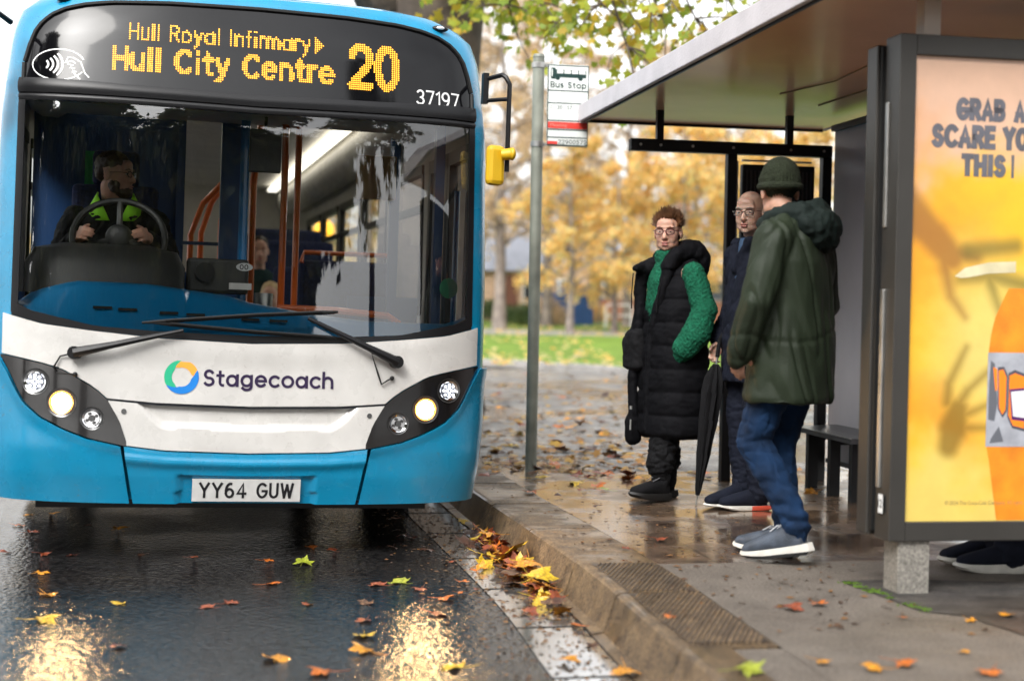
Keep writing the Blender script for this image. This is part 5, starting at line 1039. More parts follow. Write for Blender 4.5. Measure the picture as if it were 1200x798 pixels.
mb = MB(); mb.loft([((0, 0, .76), .21, .15), ((0, 0, 1.1), .21, .15), ((0, 0, 1.36), .21, .13), ((0, 0, 1.47), .09, .085)], 28); [mb.chain([(k * .19, 0, 1.38), (k * .26, -.035, 1.12), (k * .225, .09, .92)], [.08, .072, .06]) for k in (-1, 1)]; skin('jacket', mb, .009, NAVY, hd, 2, wrinkle(.008, 13))
mb = MB(); [mb.chain([(k * .09, 0, .84), (k * .09, .02, .5), (k * .09, -.01, .10)], [.115, .090, .085]) for k in (-1, 1)]; skin('trousers', mb, .008, NAVY, hd, 2, wrinkle(.008, 14, (1, 1, 1.8)))
shoe(hd, (.10, -.03, .002), R(4), NAVY, SOLEW, .29); shoe(hd, (-.10, -.05, .002), R(-4), NAVY, SOLEW, .29)
# ---- driver and passengers (inside the bus; placed in the world, seat heights from the bus)
p = inbus(-.66, .98, 0); BZ = BUSM.to_euler().z
dr = empty('person', (p.x, p.y, p.z), BZ + R(180), 'bearded bus driver in black jacket with bright green collar looking sideways', 'person', 'people on the bus')
mb = MB(); q, Rm = head(mb, (0, .03, 1.955), R(66), R(-2), 1.0); mb.cap(q(0, -.02, -.07), .06, (0, -.02, 1.76), .068)
mb.loft([((0, -.03, 1.18), .17, .12), ((0, -.02, 1.45), .19, .13), ((0, -.02, 1.68), .20, .12), ((0, -.02, 1.80), .09, .08)], 20)
for k in (-1, 1):
    mb.chain([(k * .20, -.02, 1.70), (k * .27, .10, 1.48), (k * .17, .33, 1.60)], [.055, .045, .034]); hand(mb, (k * .17, .33, 1.60), (0, 1, .2), (-k, 0, -.3), k, 1, .9); mb.chain([(k * .1, 0, 1.17), (k * .14, .40, 1.14), (k * .14, .48, .72)], [.09, .065, .05])
skin('body', mb, .0065, SKD, dr, 2); face_bits(dr, q, Rm, 1.0)
mb = MB(); mb.ell(q(0, -.020, .052), (.080, .098, .075), Rm, 20, 14); mb.ell(q(0, -.06, .01), (.074, .055, .06), Rm, 18, 12); skin('hair', mb, .007, HAIRB, dr, 1, wrinkle(.006, 40))
mb = MB(); mb.ell(q(0, .052, -.095), (.052, .050, .034), Rm, 18, 12); mb.ell(q(0, .068, -.055), (.034, .026, .010), Rm, 18, 12); [mb.ell(q(k * .055, .02, -.065), (.018, .035, .04), Rm, 14, 10) for k in (-1, 1)]; skin('beard', mb, .006, HAIRB, dr, 1, wrinkle(.005, 45))
spectacles(dr, q, Rm, MATS['black_frame'], 1.0)
mb = MB(); mb.loft([((0, -.03, 1.16), .21, .16), ((0, -.02, 1.45), .225, .165), ((0, -.02, 1.66), .235, .145), ((0, -.02, 1.77), .14, .11), ((0, -.015, 1.80), .10, .095)], 28)
for k in (-1, 1): mb.chain([(k * .20, -.02, 1.69), (k * .285, .10, 1.47), (k * .18, .29, 1.585)], [.09, .075, .058])
skin('jacket', mb, .009, BLK, dr, 2, lambda p: wrinkle(.010, 12)(p) + crease(p, 6, .010))
NEON = mat('neon_green_cloth', (.32, .82, .02), .7, emis=(.32, .82, .02), es=0); mb = MB()
for k in (-1, 1):
    P = [[(k * .03, .125, 1.70), (k * .10, .10, 1.70)], [(k * .062, .105, 1.77), (k * .135, .06, 1.735)], [(k * .095, .06, 1.835), (k * .14, .01, 1.775)], [(k * .095, -.02, 1.86), (k * .13, -.06, 1.80)]]
    mb.grid(P)
obj('collar', mb, NEON, dr, smooth=True, solid=.008)
mb = MB(); [mb.chain([(k * .1, 0, 1.17), (k * .14, .40, 1.14), (k * .14, .48, .78)], [.11, .085, .065]) for k in (-1, 1)]; skin('trousers', mb, .012, BLK, dr, 2)
def rider(pos, yaw, eye, label, coatm, hairm, long=False, s=1.0, m=SK):
    p = inbus(*pos); o = empty('person', (p.x, p.y, p.z), BZ + yaw, label, 'person', 'people on the bus')
    mb = MB(); q, Rm = head(mb, (0, .04, eye), 0, R(-4), s); z = eye; mb.cap(q(0, -.02, -.07), .05 * s, (0, 0, z - .22 * s), .058 * s); mb.loft([((0, 0, z - .75 * s), .16 * s, .11 * s), ((0, 0, z - .26 * s), .18 * s, .11 * s), ((0, 0, z - .18 * s), .08 * s, .07 * s)], 18)
    for k in (-1, 1): mb.chain([(k * .1 * s, 0, z - .73 * s), (k * .11 * s, .38 * s, z - .72 * s), (k * .11 * s, .40 * s, z - 1.1 * s)], [.08 * s, .06 * s, .045 * s]); mb.chain([(k * .18 * s, 0, z - .27 * s), (k * .22 * s, .05 * s, z - .52 * s), (k * .06 * s, .24 * s, z - .55 * s)], [.048 * s, .04 * s, .03 * s]); hand(mb, (k * .06 * s, .24 * s, z - .55 * s), (-k * .5, .6, 0), (0, 0, -1), k, s)
    skin('body', mb, .0075, m, o, 2); face_bits(o, q, Rm, s, hairm)
    mb = MB(); mb.ell(q(0, -.028, .045), (.083 * s, .098 * s, .085 * s), Rm, 18, 12)
    if long: [mb.chain([q(k * .07, -.02, .02), q(k * .082, -.01, -.06), q(k * .08, .0, -.15)], [.028 * s, .03 * s, .022 * s]) for k in (-1, 1)]; mb.chain([q(0, -.07, 0), q(0, -.075, -.12)], [.07 * s, .06 * s])
    skin('hair', mb, .008, hairm, o, 1, wrinkle(.006, 30))
    mb = MB(); mb.loft([((0, 0, z - .76 * s), .20 * s, .14 * s), ((0, 0, z - .45 * s), .20 * s, .14 * s), ((0, 0, z - .26 * s), .205 * s, .13 * s), ((0, 0, z - .16 * s), .085 * s, .08 * s)], 24); [mb.chain([(k * .18 * s, 0, z - .27 * s), (k * .225 * s, .04 * s, z - .52 * s), (k * .09 * s, .21 * s, z - .55 * s)], [.075 * s, .065 * s, .052 * s]) for k in (-1, 1)]
    skin('jacket', mb, .01, coatm, o, 2, wrinkle(.006, 14))
    mb = MB(); [mb.chain([(k * .1 * s, 0, z - .74 * s), (k * .11 * s, .38 * s, z - .72 * s), (k * .11 * s, .40 * s, z - 1.05 * s)], [.095 * s, .075 * s, .06 * s]) for k in (-1, 1)]; skin('trousers', mb, .012, NAVY, o, 2)
rider((.46, 5.7, 0), R(180), 1.735, 'seated passenger with dark tied hair in dark top further back on the bus', cloth('dark_teal_cloth', (.010, .03, .03)), mat('dark_hair', (.02, .012, .008), .5, .4, 30), False)
rider((.485, 4.65, 0), R(170), 1.335, 'small blond passenger seated low beside the orange handrail', cloth('rust_cloth', (.12, .05, .03)), BLOND, True, .94, SK2)

# ------------------------------------------------------------------ trees
BARK = mat('dark_bark', (.075, .055, .040), .85, .45, 3, bump=.9, bs=14); BIRCH = mat('birch_bark', (.17, .14, .12), .8, .5, 4, bump=.5, bs=20)
palette('leaf_gold', [(.76, .50, .14), (.88, .62, .20), (.72, .40, .10), (.90, .70, .34), (.54, .52, .20), (.72, .56, .36)], .65, .6)
palette('leaf_tan', [(.60, .44, .28), (.66, .51, .34), (.52, .39, .28), (.70, .51, .24), (.56, .47, .36)], .65, .6)
palette('leaf_olive', [(.22, .32, .03), (.46, .48, .05), (.18, .28, .03), (.62, .40, .04), (.36, .42, .05)], .55, .55)
palette('leaf_dark', [(.05, .075, .012), (.09, .10, .015), (.14, .12, .02), (.04, .06, .012)], .55, .25)
palette('leaf_green', [(.03, .06, .015), (.05, .09, .02), (.07, .10, .02)], .55, .2)
def maple(scale=1.0):
    tips = [(90, 1.0), (42, .93), (-6, .74), (-50, .40), (-90, .10), (-130, .40), (186, .74), (138, .93)]; pts = []
    for i, (a, r) in enumerate(tips):
        a2, r2 = tips[(i + 1) % len(tips)]; d = (a2 - a + 540) % 360 - 180; s = -1
        if r > .5: pts += [(.70 * r * math.cos(R(a + 19)), .70 * r * math.sin(R(a + 19))), (.75 * r * math.cos(R(a + 10)), .75 * r * math.sin(R(a + 10))), (r * math.cos(R(a)), r * math.sin(R(a))), (.77 * r * math.cos(R(a - 9)), .77 * r * math.sin(R(a - 9))), (.70 * r * math.cos(R(a - 18)), .70 * r * math.sin(R(a - 18)))]
        else: pts.append((r * math.cos(R(a)), r * math.sin(R(a))))
        am = R(a + d / 2); rr = .56 * min(r, r2) + .06; pts.append((rr * math.cos(am), rr * math.sin(am)))
    return [(x * scale * .5, y * scale * .5) for x, y in pts]
def add_leaf(mb, c, d, n, s, kind, rnd):
    d = d.normalized(); x = d.cross(n); x = x.normalized() if x.length > 1e-4 else d.orthogonal().normalized(); n = x.cross(d)
    if kind == 'maple':
        P = maple(s)[::1]; mb.add([c + x * px + d * (py + .2 * s) + n * (-.35 * (px * px + py * py) / s) for px, py in P], [tuple(range(len(P)))])
    else:
        w = s * .34; k = s * .12; mb.add([c, c + d * s * .5 + x * w + n * k, c + d * s, c + d * s * .5 - x * w + n * k], [(0, 1, 2, 3)])
def grow(seed, H, r0, spread, nl, ls, lo=.3, droop=.5, nlimb=22, kind='', tw=.006, lean=0, top=1.0):
    rnd = random.Random(seed); T = MB(); L = MB(); tw_pts = []
    tr = [Vector((lean * (z / H) ** 2 + .12 * math.sin(z * 1.1 + seed) * (z / H), .10 * math.sin(z * .9 + seed * 2) * (z / H), z)) for z in [H * .93 * i / 12 for i in range(13)]]
    T.tube([tr[0] + Vector((0, 0, -.1))] + tr, [r0 * 1.5] + [r0 * (1 - .9 * (i / 12) ** .9) * (1.25 if i == 0 else 1) + .01 for i in range(13)], 10)
    for k in range(nlimb):
        f = lo + (1 - lo) * (k + rnd.random()) / nlimb; i = min(11, int(f * 12)); p = tr[i].lerp(tr[i + 1], f * 12 - i)
        a = k * 2.4 + rnd.uniform(-.5, .5); ln = spread * (1.05 - .65 * ((f - lo) / (1 - lo)) ** 1.5) * rnd.uniform(.7, 1.15) * (1 if f > lo + .1 else .85)
        up = rnd.uniform(.35, .8); d = Vector((math.cos(a), math.sin(a), up)).normalized(); pts = [p]; rr = max(.012, r0 * (1 - f) * .42 + .008)
        for j in range(6):
            d = (d + Vector((rnd.gauss(0, .14), rnd.gauss(0, .14), rnd.gauss(0, .08) - droop * .22 * (j / 5)))).normalized(); pts.append(pts[-1] + d * ln / 6)
        T.tube(pts, [rr * (1 - .85 * j / 6) for j in range(7)], 6)
        for j in range(2, 7):
            for b in range(2 + (j > 3)):
                e = (pts[j] - pts[j - 1]).normalized(); dv = (e * .5 + Vector((rnd.gauss(0, .7), rnd.gauss(0, .7), rnd.gauss(.1, .5)))).normalized(); q = [pts[j]]; l2 = ln * rnd.uniform(.18, .42)
                for m_ in range(4): dv = (dv + Vector((rnd.gauss(0, .12), rnd.gauss(0, .12), -droop * .38))).normalized(); q.append(q[-1] + dv * l2 / 4)
                T.tube(q, [tw * 1.6, tw * 1.3, tw, tw * .8, tw * .5], 4, cap=False); tw_pts += [(q[m_], q[m_ + 1]) for m_ in range(1, 4)]
    for i in range(nl):
        a, b = rnd.choice(tw_pts); c = a.lerp(b, rnd.random()) + Vector((rnd.gauss(0, ls * .5), rnd.gauss(0, ls * .5), rnd.gauss(-ls * .3, ls * .5)))
        add_leaf(L, c, Vector((rnd.gauss(0, 1), rnd.gauss(0, 1), rnd.gauss(-.6, .6))), Vector((rnd.gauss(0, 1), rnd.gauss(0, 1), rnd.gauss(.4, .8))), ls * rnd.uniform(.7, 1.3), kind, rnd)
    return T, L
PROT = {}
def tree(name, key, args, leafm, bark, loc, rz, sc, label, cat='tree', group=None):
    if key not in PROT:
        T, L = grow(**args); r = empty(name, loc, rz, label, cat, group); t = obj('trunk', T, bark, r, smooth=True, auto=None, normals=False); c = obj('crown', L, leafm, r, normals=False); PROT[key] = (t, c)
    else:
        r = empty(name, loc, rz, label, cat, group)
        for p_ in PROT[key]: q_ = p_.copy(); COL.objects.link(q_); q_.parent = r
    r.scale = (sc, sc, sc); return r
def zg(x, y): return .10 + gz(x, y)
GT = 'autumn trees beyond the green'
KD = {'gold': (dict(seed=11, H=8.2, r0=.15, spread=3.0, nl=7600, ls=.16, lo=.22, droop=1.1), 'leaf_gold', BIRCH), 'gold2': (dict(seed=12, H=7.0, r0=.14, spread=3.3, nl=7600, ls=.17, lo=.2, droop=.9), 'leaf_gold', BIRCH),
      'tan': (dict(seed=13, H=12.5, r0=.2, spread=3.4, nl=8000, ls=.15, lo=.22, droop=1.2, nlimb=30, tw=.011), 'leaf_tan', BIRCH), 'tan2': (dict(seed=14, H=11, r0=.18, spread=3.2, nl=7200, ls=.15, lo=.25, droop=1.0, nlimb=28, tw=.011), 'leaf_tan', BIRCH)}
for nm, key, px, Y, rz, sc, lb in (
    ('birch_tree', 'tan', 585, 50, 0, 1.05, 'tall bare-looking birch with pinkish brown twigs just right of the bus'),
    ('birch_tree', 'tan2', 640, 56, 1.2, 1.1, 'thin brown birch rising behind the bus stop pole'),
    ('autumn_tree', 'gold', 668, 46, .4, .78, 'low golden orange tree standing on the lawn right of the stop pole'),
    ('autumn_tree', 'gold2', 720, 49, 2.0, .80, 'rounded orange tree left of the woman, in front of the blue container'),
    ('birch_tree', 'tan', 735, 58, 2.6, .98, 'tall birch of thin tan leaves filling the sky above the orange trees'),
    ('autumn_tree', 'gold', 800, 50, 2.2, 1.0, 'bright yellow and orange tree directly behind the woman'),
    ('autumn_tree', 'gold2', 850, 55, 4.0, 1.1, 'orange tree behind the shelter post'),
    ('birch_tree', 'tan2', 812, 62, 3.3, 1.15, 'tan birch behind the yellow tree, seen above the shelter roof line'),
    ('autumn_tree', 'gold', 935, 58, 3.9, 1.15, 'orange tree seen through the gap under the shelter roof'),
    ('birch_tree', 'tan', 540, 60, 4.4, 1.0, 'brown birch partly hidden by the right edge of the bus'),
    ('autumn_tree', 'gold2', 430, 52, 5.0, 1.1, 'orange tree seen only through the bus windows')):
    a, lm, bk = KD[key]; p = D(px, 380, Y); tree(nm, key, a, MATS[lm], bk, (p.x, Y, zg(p.x, Y)), rz, sc, lb, 'tree', GT)
# big plane tree just beyond the bus: trunk, limbs, hanging branches with large leaves
pt = empty('plane_tree', (-.95, 16.0, 0), 0, 'thick trunked plane tree behind the bus with yellow green leaves hanging over the stop', 'tree')
mb = MB(); mb.tube([(0, 0, -.1), (0, 0, .4), (.0, 0, 1.5), (.02, 0, 3.2), (.05, 0, 4.4), (.1, .1, 5.6), (.2, .2, 7.5), (.1, .3, 10)], [.72, .58, .52, .50, .55, .42, .3, .15], 20)
mb.tube([(-.1, 0, 3.6), (-.7, -.2, 4.8), (-1.8, -.5, 6.4), (-3.2, -.8, 8.0)], [.34, .30, .22, .1], 12)
rnd = random.Random(21); Lf = MB(); bl = [(.05, 0, 4.3)]
BR = []
O_ = Vector((-.95, 16.0, 0)); HB = []
for (px_, py_, Y_), z0, r in (((705, 5, 13.2), 5.2, .06), ((735, 55, 13.0), 5.6, .06), ((775, 18, 13.6), 5.4, .07), ((815, 22, 13.4), 5.6, .06), ((850, -5, 14.0), 5.8, .06), ((760, -25, 12.6), 5.9, .06), ((595, 5, 14.2), 4.9, .05), ((565, -8, 14.6), 4.8, .05), ((630, 2, 14.0), 5.0, .05), ((905, -30, 14.4), 5.9, .06)):
    e = D(px_, py_, Y_) - O_; HB.append(((.1, 0, z0 - .5), (e.x * .55, e.y * .5, max(z0, e.z) + 1.1), tuple(e), r))
for p0, p1, p2, r in HB + [((0, -.1, 4.4), (-1.2, -1.2, 5.2), (-2.6, -2.0, 4.9), .10), ((.1, .1, 6), (2.2, -.5, 7.2), (5.0, -1.2, 6.2), .1)]:
    p0, p1, p2 = Vector(p0), Vector(p1), Vector(p2); pts = [(p0 * (1 - t) ** 2 + p1 * 2 * t * (1 - t) + p2 * t * t) for t in ysamp(0, 1, 10)]; mb.tube(pts, [r * (1 - .85 * i / 10) for i in range(11)], 7)
    for i in range(6, 11):
        for b in range(4):
            d = Vector((rnd.gauss(.1, .6), rnd.gauss(-.1, .5), rnd.uniform(-.7, .3))).normalized(); q_ = [pts[i]]
            for m_ in range(4): d = (d + Vector((rnd.gauss(0, .15), rnd.gauss(0, .15), -.16))).normalized(); q_.append(q_[-1] + d * rnd.uniform(.10, .24))
            mb.tube(q_, [.012, .010, .008, .006, .003], 4, cap=False)
            for m_ in range(1, 5):
                for u_ in range(3):
                    add_leaf(Lf, q_[m_] + Vector((rnd.gauss(0, .07), rnd.gauss(0, .07), rnd.gauss(-.05, .06))), Vector((rnd.gauss(0, .7), rnd.gauss(0, .7), -1)), Vector((rnd.gauss(0, 1), -1 + rnd.gauss(0, .7), rnd.gauss(.3, .5))), rnd.uniform(.10, .19), 'maple', rnd)
obj('trunk', mb, BARK, pt, smooth=True, auto=None); obj('crown', Lf, MATS['leaf_olive'], pt, normals=False)
t2 = tree('plane_tree', 'plane', dict(seed=31, H=13, r0=.42, spread=5.2, nl=5200, ls=.17, lo=.34, droop=.5, nlimb=26, kind='maple', tw=.01), MATS['leaf_olive'], BARK, (7.2, 26.5, .1), .8, 1.0, 'green and yellow leafed tree whose crown shows above the shelter roof', 'tree', GT)
# trees across the road and behind the camera, seen in the windscreen's reflections
for x, y, rz, sc, lb in ((4.8, -17, 0, 1.3, 'dark leafy roadside tree mirrored in the middle of the windscreen'), (-5, -12, 4.0, 1.2, 'dark leafy tree across the road mirrored in the windscreen\'s left'), (-12.5, -4, 1.0, 1.1, 'dark leafy tree across the road mirrored at the windscreen\'s far left edge'), (-11, -17, 2.0, 1.35, 'dark leafy tree far across the road mirrored over the driver'), (14.5, -15.5, 5.0, 1.0, 'tall dark tree mirrored in the upper right of the windscreen')):
    tl = 'tall' in lb; tree('roadside_tree', 'tall' if tl else 'road', dict(seed=43, H=19, r0=.45, spread=6.5, nl=20000, ls=.36, lo=.46, droop=.5, nlimb=30, kind='', tw=.012) if tl else dict(seed=41, H=11, r0=.38, spread=5.0, nl=32000, ls=.42, lo=.14, droop=.45, nlimb=30, kind='', tw=.012), MATS['leaf_dark'], BARK, (x, y, 0 if x > 2 else ZR), rz, sc, lb, 'tree', 'roadside trees reflected in the bus')
# ------------------------------------------------------------------ houses and things beyond the green
BRICK = mat('pale_brick', (.40, .27, .18), .8, .2, 6, bump=.3, bs=30); BRICKR = mat('red_brick', (.30, .12, .07), .8, .25, 6, bump=.3, bs=30); SLATE = mat('grey_roof_tiles', (.19, .20, .23), .6, .2, 4); WINW = mat('window_white', (.65, .65, .63), .4); WING = mat('window_dark', (.03, .035, .04), .12); DOORB = mat('brown_door', (.13, .05, .03), .5)
def house(c, w, d, h, rh, yaw, wallm, label, wins, door):
    z = zg(c[0], c[1]) - .1; o = empty('house', (c[0], c[1], z), yaw, label, 'house', 'low houses beyond the green')
    mb = MB(); mb.box((0, 0, h / 2), (w, d, h)); mb.add([(-w / 2, -d / 2, h), (w / 2, -d / 2, h), (0, -d / 2, h + rh), (-w / 2, d / 2, h), (w / 2, d / 2, h), (0, d / 2, h + rh)], [(0, 1, 2), (3, 5, 4)]) if False else None
    obj('wall', mb, wallm, o)
    mb = MB(); e = .3; yy, zz = d / 2 + e, h - .05
    mb.add([(-w / 2 - e, -yy, zz), (w / 2 + e, -yy, zz), (w / 2 - .8, 0, h + rh), (-w / 2 + .8, 0, h + rh), (-w / 2 - e, yy, zz), (w / 2 + e, yy, zz)], [(0, 1, 2, 3), (5, 4, 3, 2), (0, 3, 4), (1, 5, 2), (0, 4, 5, 1)]); rf = obj('roof', mb, SLATE, o)
    mb = MB(); mb.box((w * .2, .2, h + rh * .9 + .25), (.7, .6, 1.3)); [mb.tube([(w * .2 + k, .2, h + rh * .9 + .88), (w * .2 + k, .2, h + rh * .9 + 1.2)], .1, 8) for k in (-.17, .17)]; obj('chimney', mb, BRICKR, rf)
    for x, zz, ww, hh in wins:
        mb = MB(); mb.box((x, -d / 2 - .01, zz), (ww, .08, hh)); wi = obj('window', mb, WINW, o); mb = MB(); [mb.box((x + k * ww / 4, -d / 2 - .052, zz), (ww / 2 - .12, .02, hh - .14)) for k in (-1, 1)]; obj('pane', mb, WING, wi)
    mb = MB(); mb.box((door, -d / 2 - .01, 1.03), (.95, .08, 2.05)); obj('door', mb, DOORB, o)
p = D(560, 370, 66); house((p.x, 66 + 3), 6.4, 7, 2.3, 2.5, R(4), BRICK, 'pale bungalow with grey hipped roof beside the right edge of the bus', [(2.3, 1.4, 1.2, 1.1), (-1.6, 1.4, 1.4, 1.1)], 1.0)
p = D(625, 370, 74); house((p.x, 74 + 3), 6, 7, 4.3, 2.6, R(-6), BRICK, 'taller beige house behind the stop pole', [(-1.6, 1.4, 1.3, 1.2), (1.6, 1.4, 1.3, 1.2), (-1.6, 3.5, 1.2, 1.1), (1.6, 3.5, 1.2, 1.1)], 0)
p = D(765, 370, 76); house((p.x, 76 + 3), 9, 7, 2.6, 2.8, R(3), BRICK, 'long brick bungalow behind the orange trees left of the woman', [(-2.8, 1.4, 1.5, 1.2), (2.6, 1.4, 1.5, 1.2)], -.4)
p = D(880, 370, 78); house((p.x, 78 + 3), 9, 7, 4.4, 2.8, R(-2), BRICKR, 'red brick house hidden behind the people and shelter', [(-2.8, 1.4, 1.5, 1.2), (2.6, 1.4, 1.5, 1.2), (-2.8, 3.5, 1.5, 1.2), (2.6, 3.5, 1.5, 1.2)], 0)
p = D(662, 370, 60); z0 = zg(0, 60)
ct_ = empty('site_container', (p.x, 60, z0), R(6), 'dark blue metal site container with a white round emblem on the far lawn', 'container')
CBL = mat('container_blue', (.015, .065, .20), .5, .15, 3); mb = MB(); mb.box((0, 0, .62), (2.0, 1.6, 1.24))
for k in range(16): mb.box((-.94 + .125 * k, -.81, .62), (.06, .04, 1.15))
obj('container_body', mb, CBL, ct_); mb = MB(); mb.box((-.2 + .55, -.2, 1.42), (.95, 1.2, .36)); obj('container_top', mb, CBL, ct_); mb = MB(); mb.tube([(.25, -.845, .98), (.25, -.87, .98)], .17, 18); obj('emblem', mb, WHITE_INK, ct_)
mb = MB(); [mb.box((1.15 + .05 * k, .1, .9), (.08, .08, 1.8)) for k in (0, 5)]; obj('gate_post', mb, CBL, ct_)
p = D(725, 370, 56); rl = empty('barrier_rail', (p.x, 56, zg(0, 56)), R(10), 'white tubular rail on the lawn left of the woman\'s bag', 'railing'); RW = mat('rail_white', (.6, .6, .6), .5); mb = MB(); mb.tube([(-.5, 0, 0), (-.5, 0, .75), (-.42, 0, .85), (.42, 0, .85), (.5, 0, .75), (.5, 0, 0)], .04, 8); obj('rail', mb, RW, rl, smooth=True); mb = MB(); mb.tube([(-.5, 0, .45), (.5, 0, .45)], .03, 8); obj('crossbar', mb, RW, rl, smooth=True)
p = D(700, 370, 68); bw_ = empty('garden_wall', (p.x, 68, zg(0, 68)), 0, 'long low red brick garden wall in front of the far houses', 'wall'); mb = MB(); mb.box((0, 0, .5), (22, .25, 1.0)); obj('brickwork', mb, BRICKR, bw_); mb = MB(); mb.box((0, 0, 1.04), (22.1, .34, .08)); obj('coping', mb, MATS['grey_kerb'], bw_)
def shrub(px, Y, r, lm, label):
    p = D(px, 376, Y); rnd = random.Random(int(px)); o = empty('shrub', (p.x, Y, zg(0, Y)), 0, label, 'shrub', 'shrubs on the far lawn'); mb = MB(); T = MB()
    for i in range(12): a = rnd.uniform(0, 6.28); T.tube([(0, 0, 0), (r * .4 * math.cos(a), r * .4 * math.sin(a), r * .5), (r * .7 * math.cos(a), r * .7 * math.sin(a), r * rnd.uniform(.6, 1.1))], [.03, .02, .008], 5)
    for i in range(1500):
        d = Vector((rnd.gauss(0, 1), rnd.gauss(0, 1), abs(rnd.gauss(0, 1)))).normalized() * r * rnd.uniform(.55, 1.08); d.z *= .9; add_leaf(mb, d + Vector((0, 0, .1)), Vector((rnd.gauss(0, 1), rnd.gauss(0, 1), rnd.gauss(0, 1))), Vector((rnd.gauss(0, 1), rnd.gauss(0, 1), 1)), .13, '', rnd)
    obj('stems', T, BARK, o, normals=False); obj('foliage', mb, lm, o, normals=False)
shrub(610, 57, .75, MATS['leaf_green'], 'small dark green bush on the lawn left of the pole'); shrub(634, 58, 1.1, MATS['leaf_tan'], 'brownish bush on the lawn beside the stop pole'); shrub(690, 66, .9, MATS['leaf_gold'], 'orange bush before the garden wall'); shrub(575, 64, .9, MATS['leaf_green'], 'green bush in front of the pale bungalow')
rw_ = random.Random(4); wb = MB()                 # distant woodland closing the horizon, one mass
for i in range(5200):
    x = rw_.uniform(-120, 130); y = 112 + rw_.gauss(0, 4); h = 5.5 + 2.5 * mn.noise(Vector((x * .09, 0, 3))) + 1.5 * mn.noise(Vector((x * .4, 1, 3)))
    add_leaf(wb, Vector((x, y, .6 + max(1.5, h) * rw_.random() ** .7)), Vector((rw_.gauss(0, 1), rw_.gauss(0, 1), rw_.gauss(0, 1))), Vector((rw_.gauss(0, 1), -1, rw_.gauss(0, 1))), rw_.uniform(.9, 2.0), '', rw_)
wo_ = obj('distant_woodland', wb, MATS['leaf_tan'], normals=False); wo_['kind'] = 'stuff'
# amber crossing beacon beyond the bus, seen through its windows
p = D(380, 268, 30); be_ = empty('crossing_beacon', (p.x, 30, ZR), 0, 'amber globe crossing beacon seen through the bus windows', 'beacon'); mb = MB()
for k in range(6): mb.tube([(0, 0, k * .42), (0, 0, k * .42 + .42)], .05, 12, mi=k % 2)
obj('striped_pole', mb, [BLACK, WHITE_INK], be_, smooth=True); mb = MB(); mb.ell((0, 0, 2.72), (.20, .20, .20)); obj('globe', mb, mat('amber_globe', (.9, .40, .02), .3, emis=(1, .45, .04), es=1.4), be_, smooth=True)
# ------------------------------------------------------------------ fallen leaves
LC = {'yellow': ((.62, .40, .015), 'bright yellow'), 'gold': ((.60, .25, .012), 'golden'), 'orange': ((.52, .13, .012), 'orange'), 'rust': ((.26, .055, .018), 'rust brown'), 'brown': ((.075, .030, .016), 'dark brown'), 'green': ((.30, .34, .02), 'yellow green')}
LM = {}
for k, (c, _) in LC.items():
    LM[k] = mat('fallen_leaf_' + k, tuple(q * .9 for q in c), .38, .55, 14, bump=.4, bs=60, coat=.2, det=8)
LMESH = {}
def leaf_mesh(kind, var):
    if (kind, var) in LMESH: return LMESH[kind, var]
    rnd = random.Random(100 + var); P = maple(1.0); n = len(P); vs = []; curl = (.15, .45, .8, .25, 1.1)[var]
    def zf(x, y): return curl * (x * x * (1 if var % 2 else -.6) + .35 * y * y) + .05 * math.sin(9 * x + var) * math.sin(7 * y) + (.10 if var in (0, 3) and False else 0)
    rings = [(0, 0)]; vs = [(0, -.05, 0)]; F = []
    for g in (.33, .66, 1.0): vs += [(x * g, y * g - .05 * (1 - g), 0) for x, y in P]
    vs = [(x, y, zf(x, y)) for x, y, _ in vs]; mz = min(v[2] for v in vs); vs = [(x, y, z - mz + .004) for x, y, z in vs]
    F += [(0, 1 + i, 1 + (i + 1) % n) for i in range(n)]
    for r in range(2): F += [(1 + r * n + i, 1 + (r + 1) * n + i, 1 + (r + 1) * n + (i + 1) % n, 1 + r * n + (i + 1) % n) for i in range(n)]
    mb = MB(); mb.add(vs, F); st = [(0, -.07, vs[0][2] + .005), (.03, -.35, vs[0][2] + .01), (.08, -.62, vs[0][2] + .06)]; mb.tube(st, [.012, .010, .008], 4)
    me = bpy.data.meshes.new('fallen_leaf'); me.from_pydata(mb.v, [], mb.f); me.materials.append(LM[kind]); me.polygons.foreach_set('use_smooth', [True] * len(me.polygons)); LMESH[kind, var] = me; return me
rl_ = random.Random(77)
def leaf(pos, kind, size, label, group, tilt=.12, var=None):
    o = bpy.data.objects.new('fallen_leaf', leaf_mesh(kind, rl_.randrange(5) if var is None else var)); COL.objects.link(o)
    o.location = pos; o.scale = (size,) * 3; o.rotation_euler = (rl_.gauss(0, tilt), rl_.gauss(0, tilt), rl_.uniform(0, 6.28)); props(o, label, 'leaf', group); return o
G1, G2, G3, G4 = 'leaves on the wet road', 'leaves heaped in the gutter', 'leaves on the near pavement', 'leaves scattered on the far paving'
ROADL = [(48, 728, 'yellow', .15, 'flat yellow leaf on the road at the far left of the picture'), (322, 774, 'gold', .15, 'curled golden leaf on the road in front of the number plate'), (427, 745, 'yellow', .12, 'yellow leaf on the road, upper of two close together'), (428, 764, 'gold', .13, 'golden leaf on the road, lower of two close together'), (536, 783, 'yellow', .13, 'yellow leaf on the road at the bottom edge beside the gutter'), (380, 789, 'orange', .13, 'flat orange leaf on the road at the bottom edge'), (140, 708, 'yellow', .09, 'small yellow leaf alone on the road below the left headlight'), (55, 697, 'gold', .12, 'golden leaf with a pale stalk at the left of the road'), (355, 662, 'green', .13, 'yellow green leaf on the dark road below the number plate'), (470, 683, 'green', .13, 'dull green leaf on the road near the kerb-side headlight'), (316, 685, 'orange', .11, 'orange leaf on the road right under the number plate')]
